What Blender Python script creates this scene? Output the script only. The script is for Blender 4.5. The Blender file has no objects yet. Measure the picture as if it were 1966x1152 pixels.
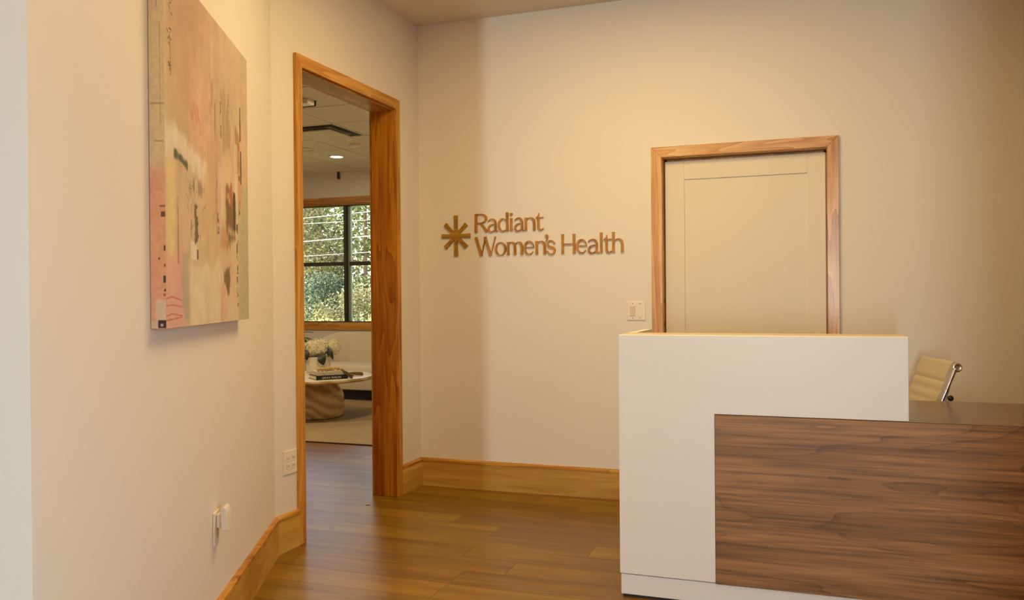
import bpy, bmesh, math, random
import numpy as np
from mathutils import Vector, Matrix

sc = bpy.context.scene
COL = sc.collection
random.seed(7)
rng = np.random.default_rng(11)

# ------------------------------------------------------------------ camera
cam_data = bpy.data.cameras.new('camera')
cam_data.sensor_width = 36.0
cam_data.lens = 29.4584
cam_data.clip_start = 0.05
cam_data.clip_end = 500
cam = bpy.data.objects.new('camera', cam_data)
COL.objects.link(cam)
R2 = Vector((0.9408454709627075, 0.3387353652876331, -0.008255426846300882))
U2 = Vector((0.006319730514290362, 0.00681706299932518, 0.9999567933955))
FW = Vector((-0.3387770074476537, 0.9408569922977227, -0.004273086623905001))
M = Matrix.Identity(4)
for i in range(3):
    M[i][0], M[i][1], M[i][2] = R2[i], U2[i], -FW[i]
M[0][3], M[1][3], M[2][3] = 2.5679, -5.2499, 1.30
cam.matrix_world = M
sc.camera = cam

# ------------------------------------------------------------------ world, sun, exposure
sc.view_settings.view_transform = 'Standard'
sc.view_settings.look = 'None'
sc.view_settings.gamma = 1.0
sc.view_settings.use_curve_mapping = False
sc.view_settings.exposure = 0.0

world = bpy.data.worlds.new('sky')
sc.world = world
world.use_nodes = True
wn = world.node_tree.nodes
wl = world.node_tree.links
bg = wn['Background']
skt = wn.new('ShaderNodeTexSky')
skt.sky_type = 'NISHITA'
skt.sun_disc = False
skt.sun_elevation = math.radians(42)
skt.sun_rotation = math.radians(-90)
skt.air_density = 1.0
skt.dust_density = 2.0
wl.new(skt.outputs['Color'], bg.inputs['Color'])
bg.inputs['Strength'].default_value = 0.72

def lamp(name, kind, energy, color, loc, direction, **kw):
    d = bpy.data.lights.new(name, kind)
    d.energy = energy
    d.color = color
    for k, v in kw.items():
        setattr(d, k, v)
    o = bpy.data.objects.new(name, d)
    COL.objects.link(o)
    o.location = loc
    o.rotation_euler = Vector(direction).to_track_quat('-Z', 'Y').to_euler()
    return o

lamp('sun', 'SUN', 21.0, (1.0, 0.93, 0.80), (-20, 10, 30), (0.80, 0.12, -0.62), angle=0.009)
# daylight entering through the tall sidelight in the front wall (behind the camera, on the left)
lamp('daylight_sidelight', 'AREA', 218, (0.84, 0.97, 0.98), (2.285, -11.9, 1.35), (-0.02, 1, 0.0),
     shape='RECTANGLE', size=0.17, size_y=1.9)
# daylight through the window of the right wall, beside the camera
lamp('daylight_side_window', 'AREA', 22, (0.92, 0.92, 1.0), (3.63, -4.40, 1.30), (-1, 0.0, 0.0),
     shape='RECTANGLE', size=1.5, size_y=1.4)
# warm ceiling panels of the reception, above the frame
lamp('ceiling_panel_corner', 'AREA', 50, (1.0, 0.69, 0.275), (1.62, -1.75, 3.165), (0, 0, -1), shape='RECTANGLE', size=1.2, size_y=1.0)
lamp('ceiling_panel_front', 'AREA', 14, (1.0, 0.69, 0.28), (2.4, -4.3, 3.165), (0, 0, -1), shape='RECTANGLE', size=1.2, size_y=1.2)
lamp('ceiling_panel_desk', 'AREA', 8, (1.0, 0.69, 0.28), (2.9, -2.6, 3.165), (0, 0, -1), shape='RECTANGLE', size=0.9, size_y=0.9)
# warm fittings of the waiting room
for lx, ly, le in ((-3.03, 3.87, 5), (-1.3, 1.5, 26), (-3.03, 0.6, 30), (-4.6, 2.4, 18)):
    lamp('waiting_room_downlight_glow', 'AREA', le, (1.0, 0.79, 0.50), (lx, ly, 3.045), (0, 0, -1), shape='DISK', size=0.14)

# ------------------------------------------------------------------ helpers
def srgb(r, g, b):
    f = lambda c: (c/255/12.92) if c/255 <= 0.04045 else ((c/255+0.055)/1.055)**2.4
    return (f(r), f(g), f(b), 1.0)

class MB:
    """collects shapes; build() links them as one mesh object"""
    def __init__(s):
        s.v, s.f = [], []
    def add(s, v, f):
        n = len(s.v)
        s.v += [tuple(p) for p in v]
        s.f += [tuple(i+n for i in q) for q in f]
        return s
    def box(s, x0, x1, y0, y1, z0, z1):
        v = [(x0,y0,z0),(x1,y0,z0),(x1,y1,z0),(x0,y1,z0),(x0,y0,z1),(x1,y0,z1),(x1,y1,z1),(x0,y1,z1)]
        return s.add(v, [(0,3,2,1),(4,5,6,7),(0,1,5,4),(1,2,6,5),(2,3,7,6),(3,0,4,7)])
    def prism(s, poly, axis_fn, a, b):
        """poly: 2-D outline (ccw); axis_fn(u, v, w) -> 3-D; extruded w from a to b"""
        n = len(poly)
        v = [axis_fn(u, w, a) for u, w in poly] + [axis_fn(u, w, b) for u, w in poly]
        f = [tuple(range(n-1, -1, -1)), tuple(range(n, 2*n))]
        f += [(i, (i+1) % n, (i+1) % n + n, i+n) for i in range(n)]
        return s.add(v, f)
    def lathe(s, prof, center=(0,0,0), n=32, cap=True):
        cx, cy, cz = center
        v, f = [], []
        m = len(prof)
        for i in range(n):
            a = 2*math.pi*i/n
            for r, z in prof:
                v.append((cx+r*math.cos(a), cy+r*math.sin(a), cz+z))
        for i in range(n):
            j = (i+1) % n
            for k in range(m-1):
                f.append((i*m+k, j*m+k, j*m+k+1, i*m+k+1))
        if cap:
            f.append(tuple(i*m for i in range(n-1, -1, -1)))
            f.append(tuple(i*m+m-1 for i in range(n)))
        return s.add(v, f)
    def tube(s, pts, r, n=8, closed=False):
        pts = [Vector(p) for p in pts]
        m = len(pts)
        rs = r if isinstance(r, (list, tuple)) else [r]*m
        v, f = [], []
        up = None
        for i, p in enumerate(pts):
            if closed:
                t = (pts[(i+1) % m] - pts[i-1]).normalized()
            else:
                t = (pts[min(i+1, m-1)] - pts[max(i-1, 0)]).normalized()
            if up is None:
                up = Vector((0,0,1)) if abs(t.z) < 0.9 else Vector((1,0,0))
            a = (up - t*up.dot(t)).normalized()
            b = t.cross(a)
            up = a
            for k in range(n):
                q = 2*math.pi*k/n
                v.append(p + (a*math.cos(q) + b*math.sin(q))*rs[i])
        for i in range(m if closed else m-1):
            i2 = (i+1) % m
            for k in range(n):
                k2 = (k+1) % n
                f.append((i*n+k, i*n+k2, i2*n+k2, i2*n+k))
        if not closed:
            f.append(tuple(range(n-1, -1, -1)))
            f.append(tuple((m-1)*n+k for k in range(n)))
        return s.add(v, f)
    def sphere(s, c, r, n=12, m=8, sc_=(1,1,1)):
        v, f = [], []
        for i in range(m+1):
            t = math.pi*i/m
            for k in range(n):
                p = 2*math.pi*k/n
                v.append((c[0]+r*sc_[0]*math.sin(t)*math.cos(p), c[1]+r*sc_[1]*math.sin(t)*math.sin(p), c[2]+r*sc_[2]*math.cos(t)))
        for i in range(m):
            for k in range(n):
                k2 = (k+1) % n
                f.append((i*n+k, (i+1)*n+k, (i+1)*n+k2, i*n+k2))
        return s.add(v, f)
    def build(s, name, mat, parent=None, smooth=False, bevel=0, loc=None, weld=False):
        me = bpy.data.meshes.new(name)
        me.from_pydata(s.v, [], s.f)
        bm = bmesh.new()
        bm.from_mesh(me)
        if weld:
            bmesh.ops.remove_doubles(bm, verts=bm.verts, dist=1e-5)
        bmesh.ops.recalc_face_normals(bm, faces=bm.faces)
        bm.to_mesh(me)
        bm.free()
        me.materials.append(mat)
        if smooth:
            for p in me.polygons:
                p.use_smooth = True
            try:
                me.set_sharp_from_angle(angle=math.radians(42))
            except Exception:
                pass
        o = bpy.data.objects.new(name, me)
        COL.objects.link(o)
        if parent is not None:
            o.parent = parent
        if loc is not None:
            o.location = loc
        if bevel:
            m = o.modifiers.new('bevel', 'BEVEL')
            m.width = bevel
            m.segments = 2
            m.limit_method = 'ANGLE'
            m.angle_limit = math.radians(40)
        return o

def tag(o, label=None, cat=None, group=None, kind=None):
    if label: o['label'] = label
    if cat: o['category'] = cat
    if group: o['group'] = group
    if kind: o['kind'] = kind
    return o

def empty(name, loc=(0,0,0), rz=0.0):
    o = bpy.data.objects.new(name, None)
    o.empty_display_size = 0.1
    o.location = loc
    o.rotation_euler = (0, 0, rz)
    COL.objects.link(o)
    return o

def struct(o):
    o['kind'] = 'structure'
    return o

# ------------------------------------------------------------------ materials
def new_mat(name):
    m = bpy.data.materials.new(name)
    m.use_nodes = True
    nt = m.node_tree
    return m, nt, nt.nodes, nt.links, nt.nodes['Principled BSDF']

def plain(name, col, rough=0.5, metal=0.0, coat=0.0, noise=0.0, nscale=8.0, bump=0.0, bscale=200.0, spec=0.5, sheen=0.0):
    m, nt, n, l, p = new_mat(name)
    p.inputs['Roughness'].default_value = rough
    p.inputs['Metallic'].default_value = metal
    p.inputs['Coat Weight'].default_value = coat
    p.inputs['Specular IOR Level'].default_value = spec
    p.inputs['Sheen Weight'].default_value = sheen
    tc = n.new('ShaderNodeTexCoord')
    nz = n.new('ShaderNodeTexNoise')
    nz.inputs['Scale'].default_value = nscale
    nz.inputs['Detail'].default_value = 4
    l.new(tc.outputs['Object'], nz.inputs['Vector'])
    mx = n.new('ShaderNodeMix')
    mx.data_type = 'RGBA'
    c = Vector(col[:3])
    mx.inputs[6].default_value = (*(c*(1-noise)), 1)
    mx.inputs[7].default_value = (*[min(1, q) for q in c*(1+noise)], 1)
    l.new(nz.outputs['Fac'], mx.inputs[0])
    l.new(mx.outputs[2], p.inputs['Base Color'])
    if bump:
        nb = n.new('ShaderNodeTexNoise')
        nb.inputs['Scale'].default_value = bscale
        nb.inputs['Detail'].default_value = 3
        l.new(tc.outputs['Object'], nb.inputs['Vector'])
        bp = n.new('ShaderNodeBump')
        bp.inputs['Strength'].default_value = bump
        bp.inputs['Distance'].default_value = 0.004
        l.new(nb.outputs['Fac'], bp.inputs['Height'])
        l.new(bp.outputs['Normal'], p.inputs['Normal'])
    return m

def wood(name, dark, mid, light, axis='Z', scale=1.0, rough=0.35, streak=0.35, rand=0.0, knots=2.2, coat=0.0, contrast=1.0, ring=9.0):
    """long-grain wood; axis = the grain's direction in object space"""
    m, nt, n, l, p = new_mat(name)
    tc = n.new('ShaderNodeTexCoord')
    oi = n.new('ShaderNodeObjectInfo')
    off = n.new('ShaderNodeVectorMath'); off.operation = 'SCALE'
    comb = n.new('ShaderNodeCombineXYZ')
    comb.inputs[0].default_value = 37.0; comb.inputs[1].default_value = 53.0; comb.inputs[2].default_value = 71.0
    l.new(comb.outputs[0], off.inputs[0]); l.new(oi.outputs['Random'], off.inputs['Scale'])
    add = n.new('ShaderNodeVectorMath'); add.operation = 'ADD'
    l.new(tc.outputs['Object'], add.inputs[0]); l.new(off.outputs[0], add.inputs[1])
    mp = n.new('ShaderNodeMapping')
    a, b = 0.55*scale, 6.5*scale
    mp.inputs['Scale'].default_value = {'X': (a,b,b), 'Y': (b,a,b), 'Z': (b,b,a)}[axis]
    l.new(add.outputs[0], mp.inputs['Vector'])
    # cathedral figure: contour lines of a stretched noise
    nz = n.new('ShaderNodeTexNoise')
    nz.inputs['Scale'].default_value = knots*0.55
    nz.inputs['Detail'].default_value = 2.0
    nz.inputs['Roughness'].default_value = 0.45
    nz.inputs['Distortion'].default_value = 0.5
    l.new(mp.outputs[0], nz.inputs['Vector'])
    mul = n.new('ShaderNodeMath'); mul.operation = 'MULTIPLY'; mul.inputs[1].default_value = ring
    l.new(nz.outputs['Fac'], mul.inputs[0])
    fr = n.new('ShaderNodeMath'); fr.operation = 'FRACT'
    l.new(mul.outputs[0], fr.inputs[0])
    # broad tone
    nb = n.new('ShaderNodeTexNoise')
    nb.inputs['Scale'].default_value = 1.3
    nb.inputs['Detail'].default_value = 5.0
    nb.inputs['Roughness'].default_value = 0.62
    l.new(mp.outputs[0], nb.inputs['Vector'])
    # fine pores
    mp2 = n.new('ShaderNodeMapping')
    a2, b2 = 2.2*scale, 75.0*scale
    mp2.inputs['Scale'].default_value = {'X': (a2,b2,b2), 'Y': (b2,a2,b2), 'Z': (b2,b2,a2)}[axis]
    l.new(add.outputs[0], mp2.inputs['Vector'])
    nf = n.new('ShaderNodeTexNoise')
    nf.inputs['Scale'].default_value = 1.6
    nf.inputs['Detail'].default_value = 3.0
    l.new(mp2.outputs[0], nf.inputs['Vector'])
    s1 = n.new('ShaderNodeMath'); s1.operation = 'MULTIPLY_ADD'
    s1.inputs[1].default_value = 0.22*contrast
    l.new(fr.outputs[0], s1.inputs[0]); l.new(nb.outputs['Fac'], s1.inputs[2])
    s2 = n.new('ShaderNodeMath'); s2.operation = 'MULTIPLY_ADD'
    s2.inputs[1].default_value = streak
    l.new(nf.outputs['Fac'], s2.inputs[0]); l.new(s1.outputs[0], s2.inputs[2])
    s3 = n.new('ShaderNodeMath'); s3.operation = 'MULTIPLY_ADD'
    s3.inputs[1].default_value = rand
    l.new(oi.outputs['Random'], s3.inputs[0]); l.new(s2.outputs[0], s3.inputs[2])
    cr = n.new('ShaderNodeValToRGB')
    e = cr.color_ramp.elements
    base = 0.5 + 0.11*contrast + streak*0.5 + rand*0.5
    w = 0.20
    e[0].position = max(0, min(1, (base - w)/2)); e[0].color = dark
    e[1].position = max(0, min(1, (base + w)/2)); e[1].color = light
    em = cr.color_ramp.elements.new(base/2); em.color = mid
    hv = n.new('ShaderNodeMath'); hv.operation = 'MULTIPLY'; hv.inputs[1].default_value = 0.5
    l.new(s3.outputs[0], hv.inputs[0])
    l.new(hv.outputs[0], cr.inputs[0])
    l.new(cr.outputs[0], p.inputs['Base Color'])
    p.inputs['Roughness'].default_value = rough
    p.inputs['Coat Weight'].default_value = coat
    p.inputs['Coat Roughness'].default_value = 0.25
    bp = n.new('ShaderNodeBump'); bp.inputs['Strength'].default_value = 0.12; bp.inputs['Distance'].default_value = 0.001
    l.new(nf.outputs['Fac'], bp.inputs['Height']); l.new(bp.outputs['Normal'], p.inputs['Normal'])
    return m

M_WALL = plain('wall_paint', srgb(231, 224, 215), 0.62, noise=0.012, nscale=3, bump=0.03, bscale=260)
M_WALL2 = plain('shade_darkened_wall', srgb(128, 102, 76), 0.62, noise=0.012, nscale=3)  # right side coloured dark to deepen the shade in the back corner
M_CEIL = plain('ceiling_paint', srgb(226, 216, 200), 0.8, noise=0.01, nscale=3)
OAK = (srgb(150, 91, 21), srgb(192, 131, 42), srgb(216, 162, 70))
M_OAK_Z = wood('oak_trim_upright', *OAK, axis='Z')
M_OAK_Y = wood('oak_trim_along_y', *OAK, axis='Y')
M_OAK_X = wood('oak_trim_along_x', *OAK, axis='X')
JAMB = (srgb(142, 72, 8), srgb(177, 104, 15), srgb(205, 135, 25))
M_JAMB_Z = wood('cherry_jamb_upright', *JAMB, axis='Z', rough=0.4)
M_JAMB_Y = wood('cherry_jamb_along_y', *OAK, axis='Y', rough=0.4)
PINE = (srgb(176, 116, 60), srgb(208, 156, 94), srgb(228, 186, 132))
M_PINE_Z = wood('pale_casing_upright', *PINE, axis='Z', rough=0.28, coat=0.3)
M_PINE_X = wood('pale_casing_along_x', *PINE, axis='X', rough=0.28, coat=0.3)
BASE = (srgb(167, 118, 43), srgb(196, 150, 64), srgb(217, 179, 89))
M_BASE_Y = wood('maple_baseboard_along_y', *BASE, axis='Y', scale=0.6, rough=0.4, streak=0.15, contrast=0.4)
M_BASE_X = wood('maple_baseboard_along_x', *BASE, axis='X', scale=0.6, rough=0.4, streak=0.15, contrast=0.4)
FLOORC = (srgb(112, 75, 11), srgb(133, 94, 18), srgb(151, 113, 28))
M_FLOOR = wood('oak_floor', *FLOORC, axis='X', scale=1.0, rough=0.30, rand=0.20, streak=0.30, contrast=0.7)
M_GAP = plain('floor_joint', srgb(66, 40, 14), 0.7)
M_WALNUT = None
M_COUNTER = wood('walnut_counter', srgb(76, 48, 30), srgb(98, 64, 42), srgb(112, 76, 52), axis='X', scale=1.1, rough=0.2, streak=0.35, contrast=0.5)
M_WHITE = plain('white_laminate', srgb(240, 236, 232), 0.38, noise=0.004)
M_LEDGE = plain('toned_ledge_laminate', srgb(206, 188, 158), 0.4, noise=0.004)  # ledge tinted tan to tone down the ceiling light above it
M_BLACK = plain('black_rubber', (0.012, 0.011, 0.012, 1), 0.6)
M_PLATE = plain('white_plastic', srgb(238, 228, 212), 0.35)
M_PLATE2 = plain('almond_plastic', srgb(222, 205, 180), 0.35)
M_SLOT = plain('dark_slot', srgb(70, 48, 28), 0.6)
M_DOORP = plain('door_paint', srgb(226, 215, 194), 0.45, noise=0.008)
M_SIGN = wood('bronze_wood_sign', srgb(138, 88, 18), srgb(175, 119, 32), srgb(205, 147, 50), axis='Z', scale=3.0, rough=0.45, streak=0.4)
M_SIGNX = wood('bronze_wood_emblem', srgb(131, 91, 13), srgb(161, 117, 21), srgb(184, 140, 33), axis='X', scale=3.0, rough=0.45, streak=0.2)
M_CHROME = plain('chrome', (0.82, 0.80, 0.84, 1), 0.10, metal=1.0)
M_ALU = plain('brushed_metal', (0.78, 0.72, 0.62, 1), 0.3, metal=1.0)
M_LEATHER = plain('cream_leather', srgb(196, 184, 162), 0.5, noise=0.03, nscale=30, bump=0.05, bscale=300)
M_BRASS = plain('brass', srgb(196, 150, 90), 0.35, metal=1.0)
M_FRAME = plain('dark_window_frame', srgb(44, 46, 36), 0.35)
M_FRAME2 = plain('window_frame_edge', srgb(150, 156, 130), 0.35)  # frame colour lightened to stand for daylight on the mullion's side
M_BOUCLE = plain('boucle', srgb(224, 213, 188), 0.9, noise=0.05, nscale=40, bump=0.5, bscale=160, sheen=0.3)
M_RUG = plain('rug_pile', srgb(164, 142, 104), 0.95, noise=0.16, nscale=5, bump=0.4, bscale=220)
M_RUGEDGE = plain('rug_binding', srgb(60, 46, 24), 0.9)
M_TRAV = None
M_CERAM = plain('white_ceramic', srgb(226, 214, 188), 0.55, noise=0.02, nscale=10)
M_PAPER = plain('book_pages', srgb(226, 212, 176), 0.7)
M_BOOKB = plain('black_book_cloth', (0.010, 0.009, 0.009, 1), 0.45)
M_BOOKW = plain('white_book_cover', srgb(222, 210, 178), 0.5)
M_INK = plain('grey_ink', srgb(150, 136, 106), 0.6)
M_BEAD = plain('wood_bead', srgb(206, 166, 106), 0.5, noise=0.15, nscale=60)
M_JUTE = plain('jute_tassel', srgb(134, 98, 56), 0.9, noise=0.2, nscale=120)
M_PETAL = plain('hydrangea_petal', srgb(240, 232, 196), 0.6, noise=0.08, nscale=30)
M_LEAFD = plain('dark_leaf', srgb(34, 44, 18), 0.4, noise=0.2, nscale=20)
M_LEAFG = plain('green_leaf', srgb(96, 124, 56), 0.5, noise=0.2, nscale=20)
M_SOIL = plain('soil', srgb(60, 44, 30), 0.9)
M_TILE = plain('ceiling_tile', srgb(238, 230, 212), 0.85, noise=0.015, nscale=30, bump=0.1, bscale=300)
M_TBAR = plain('ceiling_grid_metal', srgb(226, 212, 184), 0.4)
M_TBAR2 = plain('ceiling_grid_shaded', srgb(150, 134, 106), 0.5)  # grid metal darkened, shadow of the tile reveals put into the colour
M_VOID = plain('diffuser_black', (0.004, 0.003, 0.003, 1), 0.7)
M_BARK = plain('bark', srgb(150, 110, 84), 0.9, noise=0.25, nscale=14, bump=0.5, bscale=30)
M_BARKP = plain('pale_bark', srgb(176, 160, 140), 0.9, noise=0.25, nscale=14, bump=0.5, bscale=30)
M_CABLE = plain('cable_sheath', srgb(176, 170, 168), 0.4)
M_LAWN = plain('lawn', srgb(120, 128, 72), 0.95, noise=0.3, nscale=2)

def travertine():
    m, nt, n, l, p = new_mat('travertine')
    tc = n.new('ShaderNodeTexCoord')
    mp = n.new('ShaderNodeMapping')
    mp.inputs['Rotation'].default_value = (0.35, -0.30, 0)
    l.new(tc.outputs['Object'], mp.inputs['Vector'])
    wv = n.new('ShaderNodeTexWave')
    wv.wave_type = 'BANDS'; wv.bands_direction = 'Z'
    wv.inputs['Scale'].default_value = 3.2
    wv.inputs['Distortion'].default_value = 9.0
    wv.inputs['Detail'].default_value = 3.0
    wv.inputs['Detail Scale'].default_value = 0.8
    l.new(mp.outputs[0], wv.inputs['Vector'])
    cr = n.new('ShaderNodeValToRGB')
    e = cr.color_ramp.elements
    e[0].position = 0.1; e[0].color = srgb(186, 152, 104)
    e[1].position = 0.9; e[1].color = srgb(222, 196, 150)
    l.new(wv.outputs['Fac'], cr.inputs[0])
    l.new(cr.outputs[0], p.inputs['Base Color'])
    p.inputs['Roughness'].default_value = 0.2
    return m
M_TRAV = travertine()
M_TRAVTOP = plain('travertine_window_lit', srgb(240, 230, 212), 0.22, noise=0.03, nscale=9)  # stone whitened to stand for window light falling on the tabletop

def walnut():
    m, nt, n, l, p = new_mat('walnut_laminate')
    tc = n.new('ShaderNodeTexCoord')
    def noise(sx, sy, sz, scale, detail, dist=0.0, rough=.5):
        mp = n.new('ShaderNodeMapping'); mp.inputs['Scale'].default_value = (sx, sy, sz)
        l.new(tc.outputs['Object'], mp.inputs['Vector'])
        q = n.new('ShaderNodeTexNoise'); q.inputs['Scale'].default_value = scale; q.inputs['Detail'].default_value = detail
        q.inputs['Distortion'].default_value = dist; q.inputs['Roughness'].default_value = rough
        l.new(mp.outputs[0], q.inputs['Vector'])
        return q.outputs['Fac']
    def math_(op, a, b, c=None):
        q = n.new('ShaderNodeMath'); q.operation = op
        for i, v in enumerate((a, b, c)):
            if v is None: continue
            if isinstance(v, (int, float)): q.inputs[i].default_value = v
            else: l.new(v, q.inputs[i])
        return q.outputs[0]
    def ramp(f, pts):
        q = n.new('ShaderNodeValToRGB'); e = q.color_ramp.elements
        e[0].position, e[0].color = pts[0]; e[1].position, e[1].color = pts[-1]
        for ps, c in pts[1:-1]:
            k = e.new(ps); k.color = c
        l.new(f, q.inputs[0]); return q.outputs[0]
    def mix(f, a, b, mode='MULTIPLY'):
        q = n.new('ShaderNodeMix'); q.data_type = 'RGBA'; q.blend_type = mode
        if isinstance(f, (int, float)): q.inputs[0].default_value = f
        else: l.new(f, q.inputs[0])
        l.new(a, q.inputs[6]); l.new(b, q.inputs[7]); return q.outputs[2]
    g = lambda v: (v, v, v, 1)
    broad = noise(0.9, 6, 10, 1.0, 3, 0.3)
    streak = noise(1.6, 60, 70, 1.0, 4, 0.1, .65)
    fine = noise(5, 260, 300, 1.0, 2)
    fig = noise(0.75, 5, 5.5, 1.0, 2, 0.35, .45)
    ln = math_('FRACT', math_('MULTIPLY', fig, 11.0), 0)
    base = ramp(broad, [(.30, srgb(132, 90, 51)), (.50, srgb(158, 111, 65)), (.70, srgb(176, 127, 81))])
    c = mix(1.0, base, ramp(streak, [(.32, g(.55)), (.50, g(1.0)), (.68, g(1.3))]))
    c = mix(1.0, c, ramp(fine, [(.30, g(.78)), (.60, g(1.08))]))
    c = mix(1.0, c, ramp(ln, [(0.0, g(.62)), (.10, g(.86)), (.30, g(1.0)), (1.0, g(1.04))]))
    l.new(c, p.inputs['Base Color'])
    p.inputs['Roughness'].default_value = 0.45
    return m
M_WALNUT = walnut()

def glass_mat():
    m, nt, n, l, p = new_mat('window_glass')
    out = n['Material Output']
    tr = n.new('ShaderNodeBsdfTransparent'); tr.inputs[0].default_value = (0.95, 0.97, 0.95, 1)
    gl = n.new('ShaderNodeBsdfGlossy'); gl.inputs['Roughness'].default_value = 0.02
    fr = n.new('ShaderNodeFresnel'); fr.inputs[0].default_value = 1.5
    mx = n.new('ShaderNodeMixShader')
    l.new(fr.outputs[0], mx.inputs[0]); l.new(tr.outputs[0], mx.inputs[1]); l.new(gl.outputs[0], mx.inputs[2])
    l.new(mx.outputs[0], out.inputs['Surface'])
    return m
M_GLASS = glass_mat()

def emit(name, col, st):
    m, nt, n, l, p = new_mat(name)
    p.inputs['Base Color'].default_value = (*col, 1)
    p.inputs['Emission Color'].default_value = (*col, 1)
    p.inputs['Emission Strength'].default_value = st
    return m
M_LAMP = emit('lamp_diffuser', (1.0, 0.86, 0.62), 5.0)

def foliage_mat(name, c1, c2, c3):
    m, nt, n, l, p = new_mat(name)
    g = n.new('ShaderNodeNewGeometry')
    cr = n.new('ShaderNodeValToRGB')
    e = cr.color_ramp.elements
    e[0].color = c1; e[1].color = c3
    e2 = cr.color_ramp.elements.new(0.55); e2.color = c2
    l.new(g.outputs['Random Per Island'], cr.inputs[0])
    l.new(cr.outputs[0], p.inputs['Base Color'])
    p.inputs['Roughness'].default_value = 0.55
    tl = n.new('ShaderNodeBsdfTranslucent')
    l.new(cr.outputs[0], tl.inputs['Color'])
    mx = n.new('ShaderNodeMixShader'); mx.inputs[0].default_value = 0.35
    l.new(p.outputs[0], mx.inputs[1]); l.new(tl.outputs[0], mx.inputs[2])
    l.new(mx.outputs[0], n['Material Output'].inputs['Surface'])
    return m
M_FOL_OLIVE = foliage_mat('foliage_olive', srgb(92, 90, 56), srgb(142, 136, 88), srgb(190, 182, 130))
M_FOL_BLUE = foliage_mat('foliage_bluegreen', srgb(46, 66, 50), srgb(84, 106, 84), srgb(150, 164, 128))
M_FOL_PINE = foliage_mat('foliage_pine', srgb(70, 84, 46), srgb(122, 132, 72), srgb(190, 190, 128))
M_FOL_YELLOW = foliage_mat('foliage_yellow', srgb(206, 196, 80), srgb(236, 226, 110), srgb(250, 244, 170))

# ------------------------------------------------------------------ room numbers (metres)
H = 3.173             # reception ceiling
HB = 0.1915           # baseboard height
LP = Vector((0, -1.6784, 0))                  # foot of the bend between door wall and painted wall
PHI = 0.4392
LD = Vector((math.sin(PHI), -math.cos(PHI), 0))   # along the angled wall, towards the camera
LN = Vector((math.cos(PHI), math.sin(PHI), 0))    # out of it, into the room
LEND = 2.563
YN, YS = -0.379, -1.424          # doorway jambs
DH = 2.515                       # doorway head
XB0, XB1, ZB = 1.687, 2.643, 2.152   # back door opening
XR = 3.655                       # right wall
YF = -12.0                       # front wall
YW = 5.0                         # waiting room window wall
HW = 3.07                        # waiting room ceiling
XWW = -5.6
WX0, WX1, WZ0, WZ1 = -4.62, -2.48, 0.945, 2.612   # window opening

# walls
struct(MB().box(-0.16, XB0-0.02, 0, 0.15, 0, H+.1).box(XB1+0.02, XR+.15, 0, 0.15, 0, H+.1)
       .box(XB0-0.02, XB1+0.02, 0, 0.15, ZB+0.02, H+.1).build('wall_back', M_WALL))
struct(MB().box(-0.16, 0, YN+0.02, 0, 0, H+.1).box(-0.16, 0, LP.y, YS-0.02, 0, H+.1)
       .box(-0.16, 0, YS-0.02, YN+0.02, DH+0.02, H+.1).build('wall_doorway', M_WALL))
def lpt(s, o, z):
    p = LP + LD*s + LN*o
    return (p.x, p.y, z)
# angled wall with its end face, seen at the left edge of the frame
wl_ = MB()
poly = [lpt(0,0,0), lpt(LEND,0,0), lpt(LEND,-3.0,0), lpt(LEND-.15,-3.0,0), lpt(LEND-.15,-.16,0), lpt(0.03,-.16,0)]
wl_.prism([(p[0],p[1]) for p in poly], lambda u,v,w: (u,v,w), 0, H+.1)
struct(wl_.build('wall_left', M_WALL))
WIN_R = [(-5.17, -3.63, 0.58, 2.02)]     # right wall opening: y0, y1, z0, z1
(yb0, yb1, zb0, zb1), = WIN_R
struct(MB().box(XR, XR+.15, YF, yb0, 0, H+.1).box(XR, XR+.15, yb1, 0, 0, H+.1)
       .box(XR, XR+.15, yb0, yb1, 0, zb0).box(XR, XR+.15, yb0, yb1, zb1, H+.1).build('wall_right', M_WALL2))
SX0, SX1 = 2.10, 2.46
struct(MB().box(-2.2, SX0, YF-.15, YF, 0, H+.1).box(SX1, XR+.15, YF-.15, YF, 0, H+.1)
       .box(SX0, SX1, YF-.15, YF, 0, 0.3).box(SX0, SX1, YF-.15, YF, 2.4, H+.1).build('wall_front', M_WALL))
struct(MB().box(-2.35, -2.2, YF-.15, -5.25, 0, H+.1).build('wall_lobby', M_WALL))
struct(MB().box(XWW-.15, WX0, YW, YW+.16, 0, HW+.3).box(WX1, 0.0, YW, YW+.16, 0, HW+.3)
       .box(WX0, WX1, YW, YW+.16, 0, WZ0).box(WX0, WX1, YW, YW+.16, WZ1, HW+.3).build('wall_waiting_room_window_side', M_WALL))
struct(MB().box(XWW-.15, XWW, -3.1, YW, 0, HW+.3).build('wall_waiting_room_far_left', M_WALL))
struct(MB().box(-0.16, -0.01, 0.15, YW, 0, HW+.3).build('wall_waiting_room_right', M_WALL))
struct(MB().box(XWW-.15, 0.45, -3.25, -3.1, 0, HW+.3).build('wall_waiting_room_near', M_WALL))
# ceilings
struct(MB().box(-2.35, XR+.15, YF-.15, 0.15, H, H+.12).build('ceiling', M_CEIL))

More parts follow.
